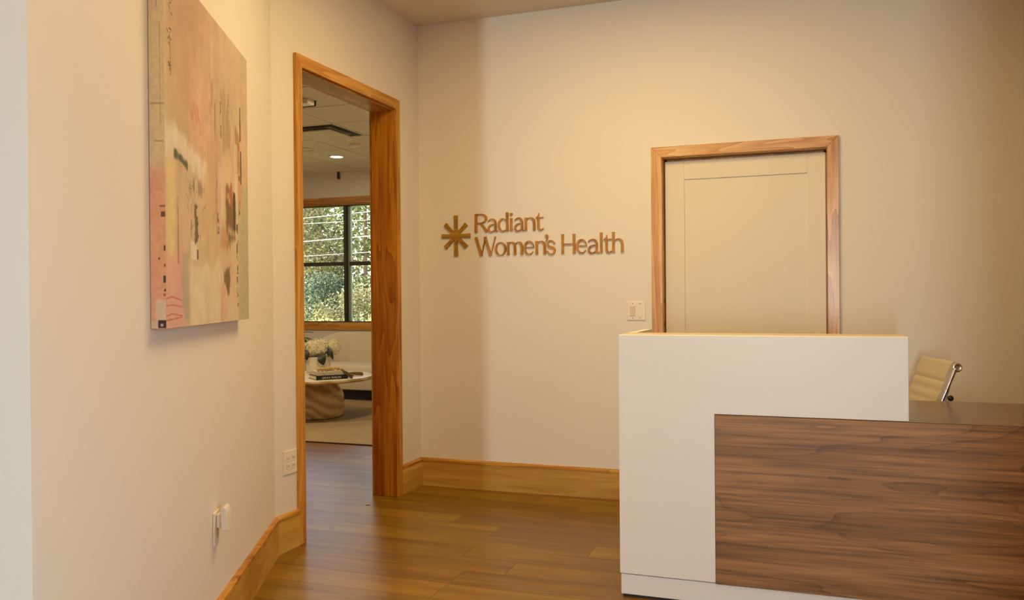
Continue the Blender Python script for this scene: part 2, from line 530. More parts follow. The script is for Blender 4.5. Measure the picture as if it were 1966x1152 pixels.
# ------------------------------------------------------------------ floor: joists base and single planks
floor = struct(MB().box(XWW-.15, XR+.15, YF-.15, YW+.16, -0.12, -0.007).build('floor', M_GAP))
PW = 0.19
plank_meshes = {}
def plank(x0, x1, y, n=[0]):
    Lq = round(x1-x0, 3)
    if Lq not in plank_meshes:
        me_o = MB().box(0, Lq-0.0012, 0.0006, PW-0.0006, -0.007, 0).build('plank', M_FLOOR, floor, bevel=0)
        plank_meshes[Lq] = me_o
        me_o.location = (x0, y, 0)
        return me_o
    o = plank_meshes[Lq].copy()
    COL.objects.link(o)
    o.parent = floor
    o.location = (x0, y, 0)
    return o
y = -3.30
row = 0
rr = random.Random(5)
rest = MB()
while y < 4.95:
    if y < 0.0:
        xs, xe = (-0.9 if y > -1.7 else 0.1), 1.95
        if y < -1.9: xe = 2.4
    else:
        xs, xe = -3.9, -0.16
    rug = 1.35 < y < 4.5
    x = xs - rr.choice([0.0, 0.3, 0.6, 0.9])
    if y >= 0: xe = -0.16
    # hidden stretches left and right of the planks in view
    if not rug:
        row_start = x
        while x < xe - 0.05:
            Lq = rr.choice([0.9, 1.2, 1.5, 1.8])
            x1 = x + Lq
            if y >= 0 and x1 > -0.16:
                x1 = -0.16
            if y < -1.7 and x < 0 and False:
                pass
            plank(x, round(x1, 3), y)
            x = x1
        if y < -0.1:
            rest.box(x, XR, y+0.0006, y+PW-0.0006, -0.007, 0)
            rest.box(XWW, row_start, y+0.0006, y+PW-0.0006, -0.007, 0)
        else:
            rest.box(XWW, row_start, y+0.0006, y+PW-0.0006, -0.007, 0)
    else:
        rest.box(XWW, -0.16, y+0.0006, y+PW-0.0006, -0.007, 0)
    y += PW
    row += 1
yy = -3.30 - PW
while yy > YF:
    rest.box(-2.2, XR, yy+0.0006, yy+PW-0.0006, -0.007, 0)
    yy -= PW
ro = rest.build('plank_field', M_FLOOR, floor)
ro['kind'] = 'stuff'

# ------------------------------------------------------------------ baseboards (flat board, small chamfered cap)
BB = [(0,0), (0.018,0), (0.018,HB-0.022), (0.021,HB-0.020), (0.021,HB-0.008), (0.012,HB), (0,HB)]
BBB = [(0,0), (0.018,0), (0.018,HB-0.021), (0,HB-0.021)]
BBC = [(0,HB-0.021), (0.0215,HB-0.021), (0.0215,HB-0.008), (0.012,HB), (0,HB)]
def baseboard(name, p, q, nrm, mb_mat, mc_mat):
    p, q, nrm = Vector(p), Vector(q), Vector(nrm)
    d = (q-p); L_ = d.length; d.normalize()
    fn = lambda u, v, w: tuple(p + d*w + nrm*u + Vector((0,0,v)))
    b = MB().prism(BBB, fn, 0, L_).build(name, mb_mat)
    struct(b)
    MB().prism(BBC, fn, 0, L_).build('cap_moulding', mc_mat, b)
    return b
baseboard('baseboard_back', (0.0, -0.0005, 0), (1.616, -0.0005, 0), (0,-1,0), M_BASE_X, M_OAK_X)
baseboard('baseboard_back_right', (2.712, -0.0005, 0), (XR, -0.0005, 0), (0,-1,0), M_BASE_X, M_OAK_X)
baseboard('baseboard_doorway_right', (0.0005, -0.314, 0), (0.0005, -0.019, 0), (1,0,0), M_BASE_Y, M_OAK_Y)
baseboard('baseboard_doorway_left', (0.0005, LP.y+0.004, 0), (0.0005, -1.488, 0), (1,0,0), M_BASE_Y, M_OAK_Y)
M_BASE_L = M_BASE_X
baseboard('baseboard_left', LP+LD*0.004+LN*0.0005, LP+LD*LEND+LN*0.0005, LN, M_BASE_Y, M_OAK_Y)
baseboard('baseboard_left_end', LP+LD*(LEND+.0005)+LN*0.018, LP+LD*(LEND+.0005)-LN*2.8, LD, M_BASE_Y, M_OAK_Y)
baseboard('baseboard_waiting_room', (XWW, YW-.0005, 0), (-0.17, YW-.0005, 0), (0,-1,0), M_BASE_X, M_OAK_X)
baseboard('baseboard_right', (XR-.0005, -8.49, 0), (XR-.0005, -0.02, 0), (-1,0,0), M_BASE_Y, M_OAK_Y)

# ------------------------------------------------------------------ doorway trim
CW, CT = 0.052, 0.020
t1 = struct(empty('trim_1', (0, (YN+YS)/2, 0)))
def tpart(mb, name, mat, parent, bevel=0.002):
    o = mb.build(name, mat, None, bevel=bevel)
    o.parent = parent
    o.matrix_parent_inverse = Matrix.Translation(parent.location).inverted()
    return o
yn, ys, hd = YN+0.012, YS-0.008, DH+0.011     # casing edges set back from the jambs
mit = lambda pl: pl
def casing_x(x0, x1, parent, mz, my):
    f = lambda u, v, w: (w, u, v)
    o0, o1, top = ys-CW-.004, yn+CW, hd+CW+.014
    tpart(MB().prism([(ys,0),(ys,hd),(o0,top),(o0,0)], f, x0, x1), 'casing_left', mz, parent)
    tpart(MB().prism([(yn,0),(o1,0),(o1,top),(yn,hd)], f, x0, x1), 'casing_right', mz, parent)
    tpart(MB().prism([(ys,hd),(yn,hd),(o1,top),(o0,top)], f, x0, x1), 'casing_head', my, parent)
casing_x(0.0004, CT, t1, M_OAK_Z, M_OAK_Y)
casing_x(-0.18, -0.1604, t1, M_OAK_Z, M_OAK_Y)
tpart(MB().box(-0.16, 0, YN, YN+0.0195, 0, DH+0.0195), 'jamb_right', M_JAMB_Z, t1)
tpart(MB().box(-0.16, 0, YS-0.0195, YS, 0, DH+0.0195), 'jamb_left', M_JAMB_Z, t1)
tpart(MB().box(-0.16, 0, YS, YN, DH, DH+0.0195), 'jamb_head', M_JAMB_Y, t1)

# ------------------------------------------------------------------ back door
d1 = struct(empty('door_1', ((XB0+XB1)/2, 0, 0)))
o0, o1, tp = 1.616, 2.710, 2.2225
i0, i1, ti = XB0-0.004, XB1+0.003, 2.158
f = lambda u, v, w: (u, w, v)
tpart(MB().prism([(o0,0),(i0,0),(i0,ti),(o0,tp)], f, -0.022, -0.0004), 'casing_left', M_PINE_Z, d1)
tpart(MB().prism([(i1,0),(o1,0),(o1,tp),(i1,ti)], f, -0.022, -0.0004), 'casing_right', M_PINE_Z, d1)
tpart(MB().prism([(i0,ti),(i1,ti),(o1,tp),(o0,tp)], f, -0.022, -0.0004), 'casing_head', M_PINE_X, d1)
jl = tpart(MB().box(XB0-0.0195, XB0, 0, 0.15, 0, ZB), 'jamb_left', M_OAK_Z, d1)
tpart(MB().box(XB1, XB1+0.0195, 0, 0.15, 0, ZB), 'jamb_right', M_OAK_Z, d1)
tpart(MB().box(XB0-0.0195, XB1+0.0195, 0, 0.15, ZB, ZB+0.0195), 'jamb_head', M_OAK_X, d1)
for zz in (1.262, 1.116):
    m_ = MB().box(XB0+0.0004, XB0+0.002, 0.006, 0.018, zz-0.012, zz+0.012).build('strike_mark', M_VOID)
    m_.parent = jl; m_.matrix_parent_inverse = Matrix.Translation(d1.location).inverted() @ Matrix.Identity(4)
    m_.matrix_parent_inverse = Matrix.Identity(4)
    m_.location = -Vector((0,0,0))
# leaf: stiles and rails around a recessed flat panel
lx0, lx1, lz0, lz1 = XB0+0.006, XB1-0.005, 0.012, 2.137
px0, px1, pz1 = 1.812, 2.537, 2.021
leaf = tpart(MB().box(lx0, px0, 0.040, 0.080, lz0, lz1).box(px1, lx1, 0.040, 0.080, lz0, lz1)
             .box(px0, px1, 0.040, 0.080, pz1, lz1).box(px0, px1, 0.040, 0.080, lz0, 0.24), 'leaf', M_DOORP, d1, bevel=0.0015)
tpart(MB().box(px0, px1, 0.0475, 0.072, 0.24, pz1), 'panel', M_DOORP, d1, bevel=0)
tpart(MB().box(XB0, XB0+0.012, 0.082, 0.12, 0, ZB).box(XB1-0.012, XB1, 0.082, 0.12, 0, ZB).box(XB0, XB1, 0.082, 0.12, ZB-0.012, ZB), 'door_stop', M_OAK_Z, d1, bevel=0)

# unseen blocker, added to shade the right end of the back wall
struct(MB().box(2.585, XR-.001, -8.65, -8.50, 0, H+.1).build('wall_light_blocker', M_WALL2))

# room behind the back door stays shut: a plain backing wall
struct(MB().box(XB0-.3, XB1+.3, 0.16, 0.20, 0, 2.5).build('wall_behind_door', M_WALL))

# ------------------------------------------------------------------ reception desk
DX0, DX1, DXE = 1.773, 2.911, 3.625
DY, DZ = -1.693, 1.131
desk = empty('reception_desk', (2.7, -1.35, 0))
tag(desk, 'white and walnut reception desk with a raised white front and lower counter', 'reception desk')
PZ = 0.803
f = lambda u, v, w: (u, w, v)
PX0 = 2.1785
# L shaped white front board
tpart(MB().prism([(DX0,0.102),(PX0-0.0015,0.102),(PX0-0.0015,PZ+0.0008),(DX1,PZ+0.0008),(DX1,DZ),(DX0,DZ)], f, DY, DY+0.03), 'front_board', M_WHITE, desk)
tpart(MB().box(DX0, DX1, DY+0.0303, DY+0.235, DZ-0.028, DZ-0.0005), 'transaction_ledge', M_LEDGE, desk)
tpart(MB().box(DX0, DX0+0.03, DY+0.032, -1.06, 0.102, DZ-0.03).box(DX0, DX0+0.03, DY+0.2352, -1.06, DZ-0.0305, DZ), 'side_board', M_WHITE, desk, bevel=0.001)
tpart(MB().box(DX0+0.0305, DX1, DY+0.20, DY+0.235, PZ, DZ-0.0285), 'inner_upright', M_WHITE, desk)
tpart(MB().box(DX1-0.028, DX1, DY+0.0305, DY+0.1995, PZ, DZ-0.0285), 'end_board', M_WHITE, desk)
tpart(MB().box(PX0, DXE, DY-0.004, DY+0.03, 0.098, PZ-0.002), 'walnut_panel', M_WALNUT, desk, bevel=0.0012)
tpart(MB().box(DX0+0.031, DXE, DY+0.031, -0.965, PZ-0.034, PZ), 'countertop', M_COUNTER, desk, bevel=0.0015)
cap_ = tpart(MB().box(DX1+0.0005, DXE, DY-0.004, DY+0.0305, PZ-0.0015, PZ), 'counter_edge', M_COUNTER, desk, bevel=0)
tpart(MB().box(DX0+0.004, DXE, DY+0.006, DY+0.03, 0.012, 0.0975), 'plinth', M_WHITE, desk, bevel=0.001)
tpart(MB().box(DX0+0.004, DX0+0.028, DY+0.031, -1.06, 0.012, 0.0975), 'plinth', M_WHITE, desk, bevel=0.001)
tpart(MB().box(DX0+0.012, DXE, DY+0.012, DY+0.028, 0.0, 0.0118).box(DX0+0.010, DX0+0.024, DY+0.033, -1.07, 0.0, 0.0118), 'shadow_gap', M_BLACK, desk, bevel=0)
tpart(MB().box(DXE-0.03, DXE, DY+0.031, -0.98, 0.0, PZ-0.035), 'end_panel', M_WALNUT, desk)

# ------------------------------------------------------------------ wall lettering
def glyph_builder():
    def ell(cx, cy, rx, ry, a0, a1, n=18):
        return [(cx+rx*math.cos(math.radians(a0+(a1-a0)*i/n)), cy+ry*math.sin(math.radians(a0+(a1-a0)*i/n))) for i in range(n+1)]
    return ell
ell = glyph_builder()
def ribbon(pts, ws):
    """variable width ribbon polygon along pts -> list of quads as (l, r) pairs"""
    n = len(pts)
    pts = [Vector((p[0], p[1])) for p in pts]
    out = []
    for i in range(n):
        t = (pts[min(i+1,n-1)] - pts[max(i-1,0)])
        t.normalize()
        nn = Vector((-t.y, t.x))
        w = ws(i/(n-1)) if callable(ws) else ws[i]
        out.append((pts[i]+nn*w/2, pts[i]-nn*w/2))
    return out
ST, TH, MD = 0.124, 0.046, 0.108
def flare(w, k=0.18):
    return lambda t: w*(1 + k*(abs(2*t-1)**3))
def thin_thick(n_):   # thick where the stroke runs upright
    return None
def line(a, b, n=8):
    return [(a[0]+(b[0]-a[0])*i/n, a[1]+(b[1]-a[1])*i/n) for i in range(n+1)]
def bez(p0, p1, p2, p3, n=14):
    o = []
    for i in range(n+1):
        t = i/n; u = 1-t
        o.append(tuple(u**3*a+3*u*u*t*b+3*u*t*t*c+t**3*d for a,b,c,d in zip(p0,p1,p2,p3)))
    return o
XH = 0.69
def arch(x0, x1, W, y0=XH-0.22):
    """n-shaped shoulder from stem x0 over to stem x1"""
    p = bez((x0,y0),(x0+0.10*(x1-x0)+.02,XH-0.03),(x0+0.30*(x1-x0),XH-0.015),(x0+0.55*(x1-x0),XH-0.025)) + \
        bez((x0+0.55*(x1-x0),XH-0.025),(x0+0.86*(x1-x0),XH-0.035),(x1,XH-0.15),(x1,XH-0.30))[1:] + line((x1,XH-0.30),(x1,0),6)[1:]
    def w(t):
        return TH*0.9 + (ST-TH*0.9)*min(1, max(0, (t-0.30)/0.32)) + (0.02*max(0,(t-.8)/.2))
    return (p, w)
def glyph(ch, W):
    """strokes in cap units: x from 0 to W, y from 0 to 1"""
    S = []
    h = ST/2
    up = lambda x, y0=0, y1=1.0, w=ST: (line((x,y0),(x,y1),10), flare(w))
    vert = lambda lo, hi: (lambda t: lo+(hi-lo)*math.sin(math.pi*t)**1.3)
    if ch == 'R':
        S.append(up(h+.02, 0, 1.0))
        p = line((h,0.975),(W*.45,0.975),4) + ell(W*.45, 0.735, W*.45-.01, 0.24, 90, -90, 18)[1:] + line((W*.45,0.495),(h,0.495),4)[1:]
        S.append((p, lambda t: TH + (MD-TH)*max(0, math.sin(math.pi*(min(1,max(0,(t-.18)/.64)))))**1.2))
        S.append((line((W*.48,0.50),(W*.94,0.0)), lambda t: 0.085+0.05*t))
    elif ch == 'W':
        for a, b, w in (((0.065*W,1),(0.31*W,0),ST), ((0.31*W,0),(0.50*W,0.95),0.06), ((0.475*W,1),(0.73*W,0),ST), ((0.73*W,0),(0.95*W,1),0.065)):
            S.append((line(a,b), flare(w, .25)))
    elif ch == 'o':
        S.append((ell(W/2, XH/2-.005, W/2-.055, XH/2-.01, 0, 360, 36), lambda t: TH*1.05+(ST-TH*1.2)*abs(math.cos(2*math.pi*t))**1.4))
    elif ch == 'a':
        xs = W*0.76
        S.append((bez((W*.09,0.555),(W*.2,0.70),(xs,0.78),(xs,0.42)) + line((xs,0.42),(xs,0.10),5)[1:] + bez((xs,0.10),(xs,0.02),(W*.88,0.0),(W*1.0,0.03),6)[1:],
                  lambda t: 0.06+ (ST-0.06)*min(1,max(0,(t-.15)/.35)) - (0.085*max(0,(t-.82)/.18))))
        S.append((bez((xs,0.40),(W*.4,0.40),(W*.12,0.32),(W*.12,0.16)) + bez((W*.12,0.16),(W*.12,-0.06),(W*.5,-0.06),(xs,0.13))[1:],
                  lambda t: TH+(0.11-TH)*math.sin(math.pi*t)**1.5))
    elif ch == 'd':
        xs = W - h - .005
        S.append(up(xs, 0, 1.02))
        S.append((ell((xs)/2+.03, XH/2-.005, (xs)/2-.02, XH/2-.015, 42, 318, 30), lambda t: TH+(ST-TH)*math.sin(math.pi*t)**1.6))
    elif ch == 'i':
        S.append(up(W/2, 0, XH))
        S.append((ell(W/2, 0.90, 0.042, 0.042, 0, 360, 16), lambda t: 0.085))
    elif ch == 'n':
        S.append(up(h+.01, 0, XH)); S.append(arch(h+.03, W-h-.01, W))
    elif ch == 'h':
        S.append(up(h+.01, 0, 1.03)); S.append(arch(h+.03, W-h-.01, W))
    elif ch == 'm':
        S.append(up(h+.01, 0, XH)); S.append(arch(h+.03, W*.5, W)); S.append(arch(W*.5+.02, W-h-.01, W))
    elif ch == 'l':
        S.append(up(W/2, 0, 1.02))
    elif ch == 't':
        x = W*.36
        S.append((line((x+.02,0.90),(x,0.66),4) + line((x,0.66),(x,0.18),6)[1:] + bez((x,0.18),(x+.005,-0.02),(W*.7,-0.04),(W*1.0,0.09))[1:],
                  lambda t: 0.03+(ST-0.03)*min(1,t/.22) - 0.085*max(0,(t-.62)/.38)))
        S.append((line((0.0,XH-.035),(W,XH-.02)), lambda t: 0.05))
        S.append((line((0.02,XH-.04),(x,XH+.06),4), lambda t: 0.02+.06*t))
    elif ch == 'e':
        S.append((line((W*.1,0.375),(W*.93,0.375)), lambda t: 0.05))
        p = ell(W*.5, XH/2, W*.5-.035, XH/2-.015, 4, 325, 34)
        S.append((p, lambda t: TH*1.1+(ST-TH*1.1)*max(0,math.sin(math.pi*min(1,t*1.05)))**1.8))
    elif ch == 's':
        S.append((bez((W*.93,0.53),(W*.70,0.74),(W*.08,0.74),(W*.12,0.50)) + bez((W*.12,0.50),(W*.18,0.30),(W*.92,0.40),(W*.90,0.17))[1:] + bez((W*.90,0.17),(W*.86,-0.08),(W*.25,-0.06),(W*.06,0.17))[1:],
                  lambda t: 0.05+0.075*math.sin(math.pi*t)**1.5+0.03*(abs(2*t-1)**6)))
    elif ch == 'H':
        S.append(up(h+.01)); S.append(up(W-h-.01)); S.append((line((h,0.49),(W-h,0.49)), lambda t: 0.058))
    elif ch == "'":
        S.append((ell(W*.5, 0.93, 0.045, 0.045, 0, 360, 16), lambda t: 0.09))
        S.append((bez((W*.75,0.95),(W*.95,0.84),(W*.62,0.72),(W*.2,0.67)), lambda t: 0.08*(1-t)+0.02))
    return S
sign = empty('wall_sign', (0.8, -0.001, 1.70))
tag(sign, 'bronze wooden letters reading Radiant Women\'s Health with eight-armed star', 'sign')
def put_letter(ch, x0, x1, zb, cap):
    mb = MB()
    W = (x1-x0)/cap
    for k, (pts, ws) in enumerate(glyph(ch, W)):
        rb = ribbon(pts, ws)
        n = len(rb)
        y0 = -0.0115 - 0.0004*k
        v = []
        for a, b in rb:
            v += [(x0+a.x*cap, y0, zb+a.y*cap), (x0+b.x*cap, y0, zb+b.y*cap), (x0+a.x*cap, -0.0015, zb+a.y*cap), (x0+b.x*cap, -0.0015, zb+b.y*cap)]
        fc = [(0,1,3,2)]
        for i in range(n-1):
            q, r = 4*i, 4*i+4
            fc += [(q,r,r+1,q+1), (q+2,q+3,r+3,r+2), (q,q+2,r+2,r), (q+1,r+1,r+3,q+3)]
        e = 4*(n-1)
        fc.append((e,e+2,e+3,e+1))
        mb.add(v, fc)
    return tpart(mb, 'letter', M_SIGN, sign, bevel=0)
for ch, a, b in [('R', 0.4167, 0.512), ('a', 0.5081, 0.5851), ('d', 0.5851, 0.6595), ('i', 0.6702, 0.6886), ('a', 0.6978, 0.773), ('n', 0.773, 0.8486), ('t', 0.8504, 0.9036)]:
    put_letter(ch, a, b, 1.7345, 0.1235)
for ch, a, b in [('W', 0.4153, 0.5744), ('o', 0.5621, 0.643), ('m', 0.6471, 0.7615), ('e', 0.768, 0.8401), ('n', 0.8473, 0.9201), ("'", 0.9116, 0.9369), ('s', 0.9237, 0.9849), ('H', 1.0245, 1.1198), ('e', 1.1257, 1.1981), ('a', 1.1981, 1.2795), ('l', 1.2805, 1.3003), ('t', 1.3054, 1.359), ('h', 1.3607, 1.436)]:
    put_letter(ch, a, b, 1.5755, 0.1262)
# star emblem: eight flared arms
arms = [(90,0.138), (270,0.138), (0,0.105), (180,0.105), (45,0.109), (135,0.113), (225,0.113), (315,0.110)]
sm = MB()
for k, (ang, ln) in enumerate(arms):
    a = math.radians(ang)
    d = Vector((math.cos(a), math.sin(a))); nn = Vector((-d.y, d.x))
    poly = []
    prof = [(0, .013), (0.35, .0115), (0.7, .0118), (1.0, .0142)]
    for t, w in prof: poly.append(Vector((0.279,1.7155)) + d*ln*t - nn*w)
    for t, w in reversed(prof): poly.append(Vector((0.279,1.7155)) + d*ln*t + nn*w)
    sm.prism([(p.x,p.y) for p in poly], lambda u,v,w: (u,w,v), -0.012-0.00025*k, -0.0015)
tpart(sm, 'star_emblem', M_SIGNX, sign, bevel=0)

# ------------------------------------------------------------------ painting
def hx(r,g,b): return np.array([r,g,b], float)
def paint(U, V, side=False):
    """colours (sRGB 0..255) of the canvas; U left-right, V bottom-top"""
    def vnoise(su, sv, seed, oct_=4):
        r = np.random.default_rng(seed)
        out = np.zeros_like(U); amp = 1; tot = 0
        for o in range(oct_):
            g = r.random((64,64))
            x = (U*su*(2**o)+9.3) % 63; y = (V*sv*(2**o)+7.1) % 63
            xi = x.astype(int); yi = y.astype(int); fx = x-xi; fy = y-yi
            fx = fx*fx*(3-2*fx); fy = fy*fy*(3-2*fy)
            out += amp*((g[yi,xi]*(1-fx)+g[yi,xi+1]*fx)*(1-fy) + (g[yi+1,xi]*(1-fx)+g[yi+1,xi+1]*fx)*fy)
            tot += amp; amp *= 0.55
        return out/tot
    n1, n2, n3 = vnoise(3,2,1), vnoise(14,2.2,2), vnoise(30,26,3)
    n4 = vnoise(22, 5, 5)
    C = np.empty(U.shape+(3,)); C[...] = hx(212,182,138)
    def lay(mask, col):
        m = np.clip(mask,0,1)[...,None]
        C[...] = C*(1-m) + np.array(col,float)*m
    def blob(u0,u1,v0,v1,soft=.03,rag=.06,seed=0):
        du = np.abs(U-(u0+u1)/2)-(u1-u0)/2; dv = np.abs(V-(v0+v1)/2)-(v1-v0)/2
        d = np.maximum(du + (n3-.5)*rag*.8, dv + (n2-.5)*rag*3.0)
        return np.clip(.5-d/soft,0,1)
    lay(np.clip((n1-.45)*4,0,1)*.45, hx(222,196,156))
    lay(blob(.04,.42,.74,1.3,.20,.10)*.8, hx(184,140,108))
    lay(blob(.28,.62,.84,1.3,.14,.10)*.45, hx(196,156,118))
    lay(blob(.02,.26,.52,.80,.16,.08)*.7, hx(200,166,110))
    lay(blob(.22,.47,.50,.80,.12,.08)*.75, hx(218,164,132))
    lay(blob(.38,.54,.42,.62,.10,.08)*.6, hx(208,166,112))
    lay(blob(.50,.82,.55,1.3,.16,.10)*.55, hx(196,170,132))
    lay(blob(.66,.80,.62,.95,.10,.08)*.35, hx(184,168,140))
    lay(blob(.84,1.1,.74,1.3,.10,.08)*.5, hx(188,162,122))
    # sweeping cream arc, upper left
    arc = V - (.53 - .30*np.clip(U-.08,0,1)**1.3 - .10*np.clip(.08-U,0,1))
    lay(np.clip((.05-np.abs(arc)+(n3-.5)*.05)/.03,0,1)*(U<.43)*np.clip((.44-U)/.06,0,1)*.9, hx(232,216,184))
    lay(blob(-.1,.06,.44,.56,.04,.06)*.8, hx(232,214,178))
    lay(blob(.20,.42,.30,.47,.08,.12)*.5, hx(206,182,146))
    lay(blob(.012,.088,.17,.46,.018,.02)*.9, hx(230,198,122))
    lay(blob(.088,.27,.18,.42,.05,.08)*.65, hx(214,172,134))
    lay(blob(.36,.53,.18,.50,.05,.08)*.7, hx(208,174,120))
    lay(blob(-.1,.16,-.1,.20,.05,.06)*.9, hx(226,164,134))
    lay(blob(.15,.215,.02,.22,.015,.04)*.75, hx(168,158,124))
    lay(blob(.225,.62,-.1,.185,.025,.05)*.9, hx(228,206,164))
    lay(blob(.62,.81,-.1,.11,.04,.06)*.8, hx(220,196,154))
    lay(blob(.545,.60,.22,.52,.014,.02)*.5, hx(226,200,170))
    lay(blob(.595,.62,.36,.48,.01,.02)*.6, hx(232,206,186))
    lay(blob(.520,.545,.30,.62,.008,.015)*.8, hx(216,150,118))
    lay(blob(.575,.655,-.02,.14,.02,.05)*.75, hx(212,160,126))
    lay(blob(.83,1.1,-.1,.50,.02,.03)*.85, hx(184,178,138))
    lay(blob(.60,.68,.24,.34,.03,.05)*.8, hx(190,136,78))
    lay(blob(.80,.86,.52,.70,.01,.03)*.8, hx(160,116,62))
    lay(blob(.84,.91,.40,.56,.02,.04)*.7, hx(210,152,106))
    lay(blob(.785,.83,.42,.64,.008,.02)*.7, hx(226,206,172))
    lay(blob(.232,.29,.195,.250,.006,.01)*.95, hx(236,220,188))
    # dark accents
    lay(blob(.66,.80,.30,.45,.03,.05)*.9, hx(98,66,26))
    lay(blob(.69,.79,.26,.33,.03,.06)*.9, hx(82,62,28))
    lay(blob(.762,.796,.32,.462,.006,.012), hx(36,26,12))
    lay(blob(.705,.755,.39,.50,.012,.05)*.9, hx(176,84,48))
    lay(blob(.66,.70,.42,.50,.02,.05)*.8, hx(112,70,36))
    lay(blob(.615,.70,.115,.18,.02,.04)*.95, hx(104,74,30))
    lay(blob(.872,.886,.66,.79,.004,.006), hx(36,26,12))
    lay(blob(.877,.893,.50,.63,.004,.012)*.95, hx(64,42,18))
    lay(blob(.84,.87,.62,.65,.01,.03)*.8, hx(196,104,50))
    spk = (n3 > .50)
    lay(blob(.806,.830,.04,.36,.006,.014)*spk*.95, hx(46,46,24))
    lay(blob(.845,.870,.38,.54,.006,.02)*spk*.85, hx(70,60,32))
    lay(blob(.535,.565,.30,.47,.008,.02)*spk*.75, hx(86,76,44))
    lay(blob(.515,.527,.22,.72,.004,.01)*(n4>.5)*.7, hx(140,96,62))
    lay(blob(.27,.34,.24,.36,.01,.04)*spk*.85, hx(66,52,32))
    lay(blob(.298,.311,.198,.228,.003,.004), hx(40,28,18))
    lay(blob(.235,.245,.26,.40,.004,.01)*(n4>.45)*.8, hx(112,88,58))
    lay(blob(.105,.115,.18,.36,.004,.01)*(n4>.42)*.8, hx(128,100,62))
    lay(np.clip((.016-np.abs(arc+.045)+(n3-.5)*.03)/.008,0,1)*((U>.08)&(U<.21))*.95, hx(58,70,44))
    lay(blob(.20,.38,.38,.455,.02,.06)*(n2>.52)*.6, hx(112,98,72))
    lay(blob(.585,.605,.62,.86,.004,.02)*spk*.75, hx(112,84,54))
    lay(blob(.70,.715,.60,.80,.004,.02)*spk*.6, hx(120,92,60))
    lay(blob(.47,.72,.54,.84,.05,.1)*(n2>.58)*.45, hx(142,108,74))
    # scratched pencil-like strokes
    def stroke(pts, w, col, a=.9):
        for (x0,y0),(x1,y1) in zip(pts[:-1], pts[1:]):
            dx, dy = x1-x0, y1-y0; L2 = dx*dx+dy*dy+1e-9
            t = np.clip(((U-x0)*dx+(V-y0)*dy)/L2,0,1)
            d = np.hypot(U-(x0+t*dx), V-(y0+t*dy))
            lay(np.clip(1.4-d/w,0,1)*a, col)
    r = random.Random(3)
    for k in range(9):   # red scratches
        u = .25+.012*k+r.uniform(-.005,.005); v = .585+r.uniform(0,.05)
        stroke([(u,v),(u-.012,v+r.uniform(.02,.05))], .0022, hx(190,70,50), .8)
    for base, n_ in ((.93,5),(.885,6),(.80,9),(.715,8)):   # dark handwriting-like scrawl, no letters
        for k in range(n_):
            u = .048+r.uniform(-.012,.016); v = base+r.uniform(-.024,.024)
            stroke([(u,v),(u+r.uniform(-.012,.014),v+r.uniform(-.012,.012))], .0022, hx(46,30,22), .85)
    stroke([(.05,.80),(.056,.70)], .002, hx(56,36,26), .7)
    for v in (.082,.06,.035,.024):
        stroke([(0,v+r.uniform(-.004,.004)),(.05,v+r.uniform(-.006,.006)),(.14,v+r.uniform(-.008,.008))], .0018, hx(186,64,46), .8)
    for k in range(10):
        u, v = r.uniform(.2,.36), r.uniform(.28,.44)
        stroke([(u,v),(u+r.uniform(-.05,.05),v+r.uniform(-.02,.03))], .0016, hx(92,72,46), .6)
    for k in range(14):
        u, v = r.uniform(.42,.62), r.uniform(.25,.85)
        stroke([(u,v),(u+r.uniform(-.006,.006),v-r.uniform(.04,.14))], .0018, hx(150,112,72), .5)
    C = (C*.84 + np.array([226,198,170.])*.16)*np.array([.975,1.0,1.09])
    C *= (1+(n3-.5)*.10+(n2-.5)*.10)[...,None]
    return np.clip(C,0,255)
def paint_side(T, V):
    C = np.empty(T.shape+(3,)); C[...] = hx(232,208,164)
    g_ = np.random.default_rng(8).random((130,10))
    vy = V*110; iy = vy.astype(int); fy = vy-iy; tx = T*7; ix = tx.astype(int); fx = tx-ix
    nn = (g_[iy,ix]*(1-fx)+g_[iy,ix+1]*fx)*(1-fy) + (g_[iy+1,ix]*(1-fx)+g_[iy+1,ix+1]*fx)*fy
    def lay(m, col):
        m = np.clip(m,0,1)[...,None]; C[...] = C*(1-m)+np.array(col,float)*m
    lay(np.clip((.46-V)/.06,0,1)*.85, hx(238,172,138))
    lay(((T<.4)&(V>.20)&(V<.28))*.5, hx(236,196,140))
    lay(np.clip((V-.80)/.1,0,1)*(T<.3)*.5, hx(226,170,140))
    for v0,v1,t0,t1,c in ((.122,.142,.80,1,(40,38,52)),(.165,.172,.85,1,(170,60,40)),(.185,.19,.5,.62,(90,40,24)),(.21,.222,.84,1,(70,44,34)),
                          (.098,.106,.85,1,(60,44,60)),(.086,.094,.8,1,(190,80,50)),(.30,.315,.7,1,(96,66,44)),(.325,.33,.6,1,(140,90,60)),
                          (.02,.078,.30,1,(232,212,180)),(0,.02,.0,1,(228,206,176)),(.0,.022,.45,1,(26,22,24)),(.006,.014,.6,.8,(235,220,200)),
                          (.60,.606,.1,1,(190,160,110)),(.50,.504,.3,.9,(190,160,110)),(.75,.82,.68,.74,(170,140,96)),(.55,.75,.70,.76,(188,158,112)),(.86,.9,.5,.56,(150,116,80))):
        lay(((V>v0)&(V<v1)&(T>t0)&(T<t1))*.85, c)
    C *= (.96+.08*nn)[...,None]
    return np.clip(C,0,255)
def to_lin(C):
    c = C/255.0
    return np.where(c<=.04045, c/12.92, ((c+.055)/1.055)**2.4)
pm, pnt, pn, plk, pp = new_mat('canvas_paint')
at = pn.new('ShaderNodeAttribute'); at.attribute_name = 'Col'
plk.new(at.outputs['Color'], pp.inputs['Base Color'])
pp.inputs['Roughness'].default_value = 0.5
S_NEAR, S_FAR, PZ0, PZ1, PD = 1.845, 0.77, 1.216, 2.285, 0.045
